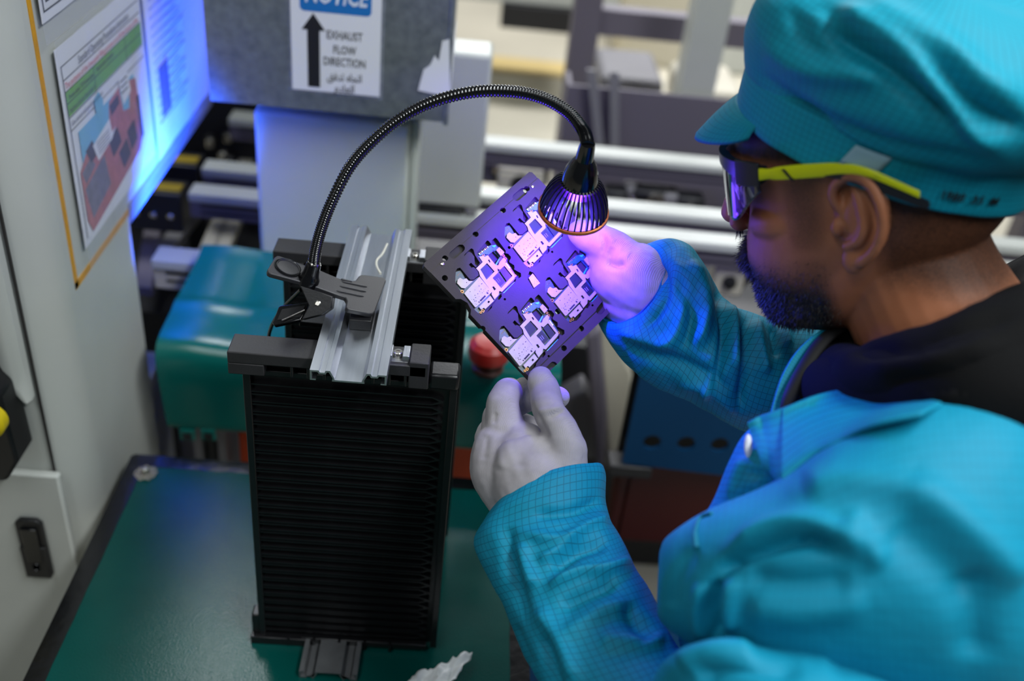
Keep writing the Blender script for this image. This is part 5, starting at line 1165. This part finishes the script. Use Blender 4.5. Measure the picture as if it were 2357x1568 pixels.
# collar lying flat with its lower edge standing off
def collar(name, up, lo, off_up=.004, off_lo=.014, th=.003, m='jacket', n=46, k=12, fixed=None):
    U = catmull([np.array(p, float) for p in up], n); L = catmull([np.array(p, float) for p in lo], n); G = np.zeros((n, k, 2)); D = np.zeros((n, k))
    for i in range(n):
        for j in range(k):
            G[i, j] = U[i]+(L[i]-U[i])*j/(k-1); t = j/(k-1)
            D[i, j] = (fixed[0]+(fixed[1]-fixed[0])*i/(n-1)) if fixed else sdep(*G[i, j])-(off_up+(off_lo-off_up)*t**1.5)
    for _ in range(30):
        Dp = np.pad(D, 1, mode='edge'); D = .5*D+.125*(Dp[:-2, 1:-1]+Dp[2:, 1:-1]+Dp[1:-1, :-2]+Dp[1:-1, 2:])
    A = np.array([[at(*G[i, j], D[i, j]) for j in range(k)] for i in range(n)])
    fs = [(i*k+j, (i+1)*k+j, (i+1)*k+j+1, i*k+j+1) for i in range(n-1) for j in range(k-1)]
    uv = np.array([(i*.0045, j*.0045) for i in range(n) for j in range(k)])
    ob = obj_from(name, A.reshape(-1, 3), fs, m, jk, uv); sd = ob.modifiers.new('Solidify', 'SOLIDIFY'); sd.thickness = th; sd.offset = 0
    sb = ob.modifiers.new('Sub', 'SUBSURF'); sb.levels = sb.render_levels = 1
    return ob
c_ = collar('collar_flap', [(1800, 940), (1880, 908), (1980, 893), (2080, 905), (2170, 930)], [(1800, 1112), (1862, 1058), (1925, 1022), (2000, 985), (2120, 955)], .006, .024)
c_['label'] = 'turquoise collar flap with shadowed edge'
collar('collar_point', [(1720, 972), (1745, 958), (1790, 942), (1860, 915)], [(1757, 1078), (1775, 1092), (1800, 1112), (1850, 1070)], .006, .012)
collar('far_lapel', [(1922, 742), (1878, 768), (1832, 810), (1797, 870), (1772, 952)], [(1932, 762), (1905, 785), (1868, 840), (1840, 895), (1815, 960)], fixed=(.785, .745))
MB().lathe([(.001, -.002), (.0042, -.001), (.0048, .0005), (.0035, .0018), (.001, .0022)], at(1722, 1027, sdep(1730, 1027)-.004), CR*.6, CU*1.7, -_F, n=20).build('snap_button', 'paper', jk, smooth=60)
# near forearm and elbow
NEAR = [(1142, 1168, 1388, 1074, .848, .036, -16, -26), (1122, 1192, 1394, 1095, .846, .040, -16, -26), (1099, 1225, 1397, 1150, .842, .044, -10, -18), (1095, 1262, 1404, 1196, .836, .047, -4, -10), (1124, 1322, 1430, 1235, .824, .048, 0, 0), (1165, 1402, 1452, 1288, .806, .050, 0, 0), (1196, 1480, 1500, 1372, .786, .052, 0, 0), (1236, 1562, 1548, 1472, .762, .054, 0, 0), (1310, 1680, 1620, 1570, .73, .056, 0, 0), (1420, 1800, 1700, 1640, .70, .056, 0, 0)]
NS = [([(1200, 1225), (1290, 1240), (1360, 1205), (1395, 1190)], 14, 5), ([(1200, 1250), (1215, 1310), (1230, 1350)], 14, 6), ([(1170, 1210), (1170, 1270), (1190, 1350), (1215, 1440)], 16, -5), ([(1230, 1185), (1320, 1180), (1380, 1150)], 14, -4), ([(1270, 1310), (1330, 1270), (1400, 1250)], 16, -7), ([(1265, 1350), (1330, 1320), (1400, 1310), (1450, 1290)], 11, 7), ([(1240, 1290), (1280, 1270), (1330, 1230)], 12, 4), ([(1290, 1400), (1350, 1370), (1420, 1340)], 18, -6), ([(1290, 1470), (1350, 1430), (1400, 1400), (1450, 1400)], 20, 5), ([(1240, 1400), (1290, 1480), (1330, 1568)], 18, 5), ([(1440, 1390), (1470, 1440), (1500, 1480)], 22, -6), ([(1250, 1460), (1270, 1540), (1290, 1600)], 16, -5), ([(1380, 1470), (1450, 1480), (1530, 1470)], 22, 5), ([(1180, 1440), (1220, 1540)], 14, -3)]
ns = px_loft('left_sleeve', NEAR, 'jacket', jk, NS, 150, 110, 3.0, 22, hem=.03); ns['label'] = 'turquoise left sleeve with turned cuff and soft folds'
EL = [(1440, 1760, 1560, 1840, .68, .03, 0, 0), (1500, 1570, 1700, 1800, .650, .055, 0, 0), (1545, 1505, 1830, 1850, .630, .066, 0, 0), (1620, 1476, 2000, 1850, .615, .072, 0, 0), (1740, 1480, 2180, 1850, .605, .072, 0, 0), (1900, 1500, 2330, 1850, .605, .066, 0, 0), (2060, 1560, 2480, 1850, .615, .06, 0, 0)]
ES = [([(1560, 1530), (1640, 1500), (1740, 1490)], 22, 5), ([(1600, 1560), (1700, 1540), (1850, 1540)], 30, -6), ([(1900, 1500), (2050, 1500), (2200, 1430)], 44, -6), ([(1850, 1420), (2000, 1380), (2150, 1300)], 40, 6), ([(2230, 1330), (2260, 1450), (2240, 1568)], 44, -7)]
el = px_loft('elbow_fold', EL, 'jacketp', jk, ES, 110, 110, 5.0, 9); el['label'] = 'turquoise sleeve fold at the left elbow'
# frayed thread near the chest
MB().tube(catmull([*[at(x, y, sdep(x, y)-.002) for x, y in ((1638, 1182), (1612, 1192), (1600, 1225), (1603, 1262))]], 20), [.0014]*14+[.002]*6, 8).build('loose_thread', 'jacket', jk, smooth=60)

# ---------------------------------------------------------------- knitted gloves
def tpt(px, py, h): return onplane(px, py, TP)+tez*h
# near hand: thumb on the tray face, fingers curled round its lower corner
gm = MB()
W0 = at(1262, 1160, .850)
def pd(x, y, d): return at(x, y, d)
limb(gm, [pd(1270, 1180, .845), pd(1235, 1110, .848), pd(1212, 1060, .852), pd(1205, 1040, .856)], [.036, .040, .034, .026], 20)      # palm
limb(gm, [pd(1165, 1150, .855), pd(1145, 1090, .858), pd(1150, 1035, .862), pd(1160, 1000, .866)], [.018, .024, .024, .019], 16)        # outer palm
limb(gm, [pd(1292, 1120, .842), pd(1296, 1080, .838), pd(1304, 1040, .836)], [.026, .022, .018], 16)                                  # thumb mount
limb(gm, [pd(1306, 1035, .836), pd(1288, 988, .836), pd(1262, 945, .840), tpt(1244, 908, .0135), tpt(1236, 885, .0125), tpt(1235, 878, .0115)], [.0172, .0150, .0140, .0135, .0125, .0112], 16)  # thumb
limb(gm, [pd(1172, 1020, .862), pd(1160, 968, .864), pd(1158, 925, .868), pd(1172, 902, .882), tpt(1196, 900, -.022), tpt(1220, 880, -.022)], [.0200, .0168, .0142, .0130, .0110, .009], 16)   # index
limb(gm, [pd(1150, 1010, .868), pd(1148, 960, .882), pd(1180, 930, .905), tpt(1245, 905, -.024), tpt(1292, 905, -.019), tpt(1300, 908, -.014)], [.016, .0145, .0135, .0115, .0105, .0095], 16) # middle, tip shows past the corner
limb(gm, [pd(1135, 1045, .872), pd(1130, 1000, .892), pd(1170, 975, .918), pd(1220, 985, .918), pd(1240, 1005, .905)], [.015, .014, .013, .0115, .0095], 14)
limb(gm, [pd(1130, 1085, .872), pd(1128, 1050, .892), pd(1160, 1030, .912), pd(1200, 1040, .908), pd(1215, 1055, .898)], [.013, .012, .0115, .0105, .009], 14)
GS = [([(1262, 962), (1285, 950), (1300, 948)], 6, -2.2), ([(1232, 950), (1262, 944), (1290, 940)], 7, 1.5), ([(1230, 940), (1250, 985), (1262, 1010)], 8, -2), ([(1140, 950), (1136, 975)], 7, -1.5), ([(1170, 1010), (1150, 1080)], 16, 1.5), ([(1200, 1000), (1195, 1080)], 14, -1.2), ([(1120, 1000), (1112, 1060)], 10, -1.5)]
def glove_fn(st, amp=.0007):
    def fn(co, nn):
        d = np.array([noise.noise(Vector(p*55))+.5*noise.noise(Vector(p*130)) for p in co]); return sculpt(co+nn*(d*amp)[:, None], nn, st)
    return fn
g1 = remeshed(gm, .0018, 6, 'left_glove', 'glove', person, fn=glove_fn(GS)); g1['label'] = 'grey-white knitted glove, thumb pressing on the tray corner'
# far hand: thumb along the right edge, palm and wrist towards the cuff
gm = MB()
limb(gm, [pd(1500, 672, .918), pd(1462, 648, .920), pd(1425, 622, .922), pd(1405, 600, .926)], [.034, .036, .033, .024], 20)
limb(gm, [pd(1470, 700, .922), pd(1440, 680, .926), pd(1420, 655, .932)], [.028, .028, .024], 16)
limb(gm, [pd(1448, 610, .914), pd(1415, 580, .914), pd(1380, 556, .917), pd(1345, 543, .922), pd(1318, 540, .930)], [.0225, .0195, .0165, .0150, .0120], 16)   # thumb
for k, (x0, y0, x1, y1, x2, y2) in enumerate(((1405, 590, 1360, 600, 1320, 612), (1415, 615, 1372, 630, 1330, 645), (1425, 645, 1385, 662, 1345, 680), (1432, 672, 1400, 692, 1366, 708))):
    limb(gm, [pd(x0, y0, .935), tpt(x0-12, y0+2, -.022), tpt(x1, y1, -.0205), tpt(x2, y2, -.019)], [.0150-.0008*k, .0128-.0006*k, .0112-.0006*k, .0095-.0005*k], 14)  # fingers flat under the tray
FG = [([(1382, 535), (1392, 560), (1385, 585)], 6, -2.5), ([(1400, 540), (1412, 560)], 8, 1.5), ([(1395, 600), (1420, 610), (1440, 606)], 9, -6), ([(1420, 580), (1450, 590)], 12, 2), ([(1410, 570), (1400, 590)], 8, -2)]
g2 = remeshed(gm, .0018, 6, 'right_glove', 'glove', person, fn=glove_fn(FG)); g2['label'] = 'white knitted glove lit violet, gripping the right edge of the tray'
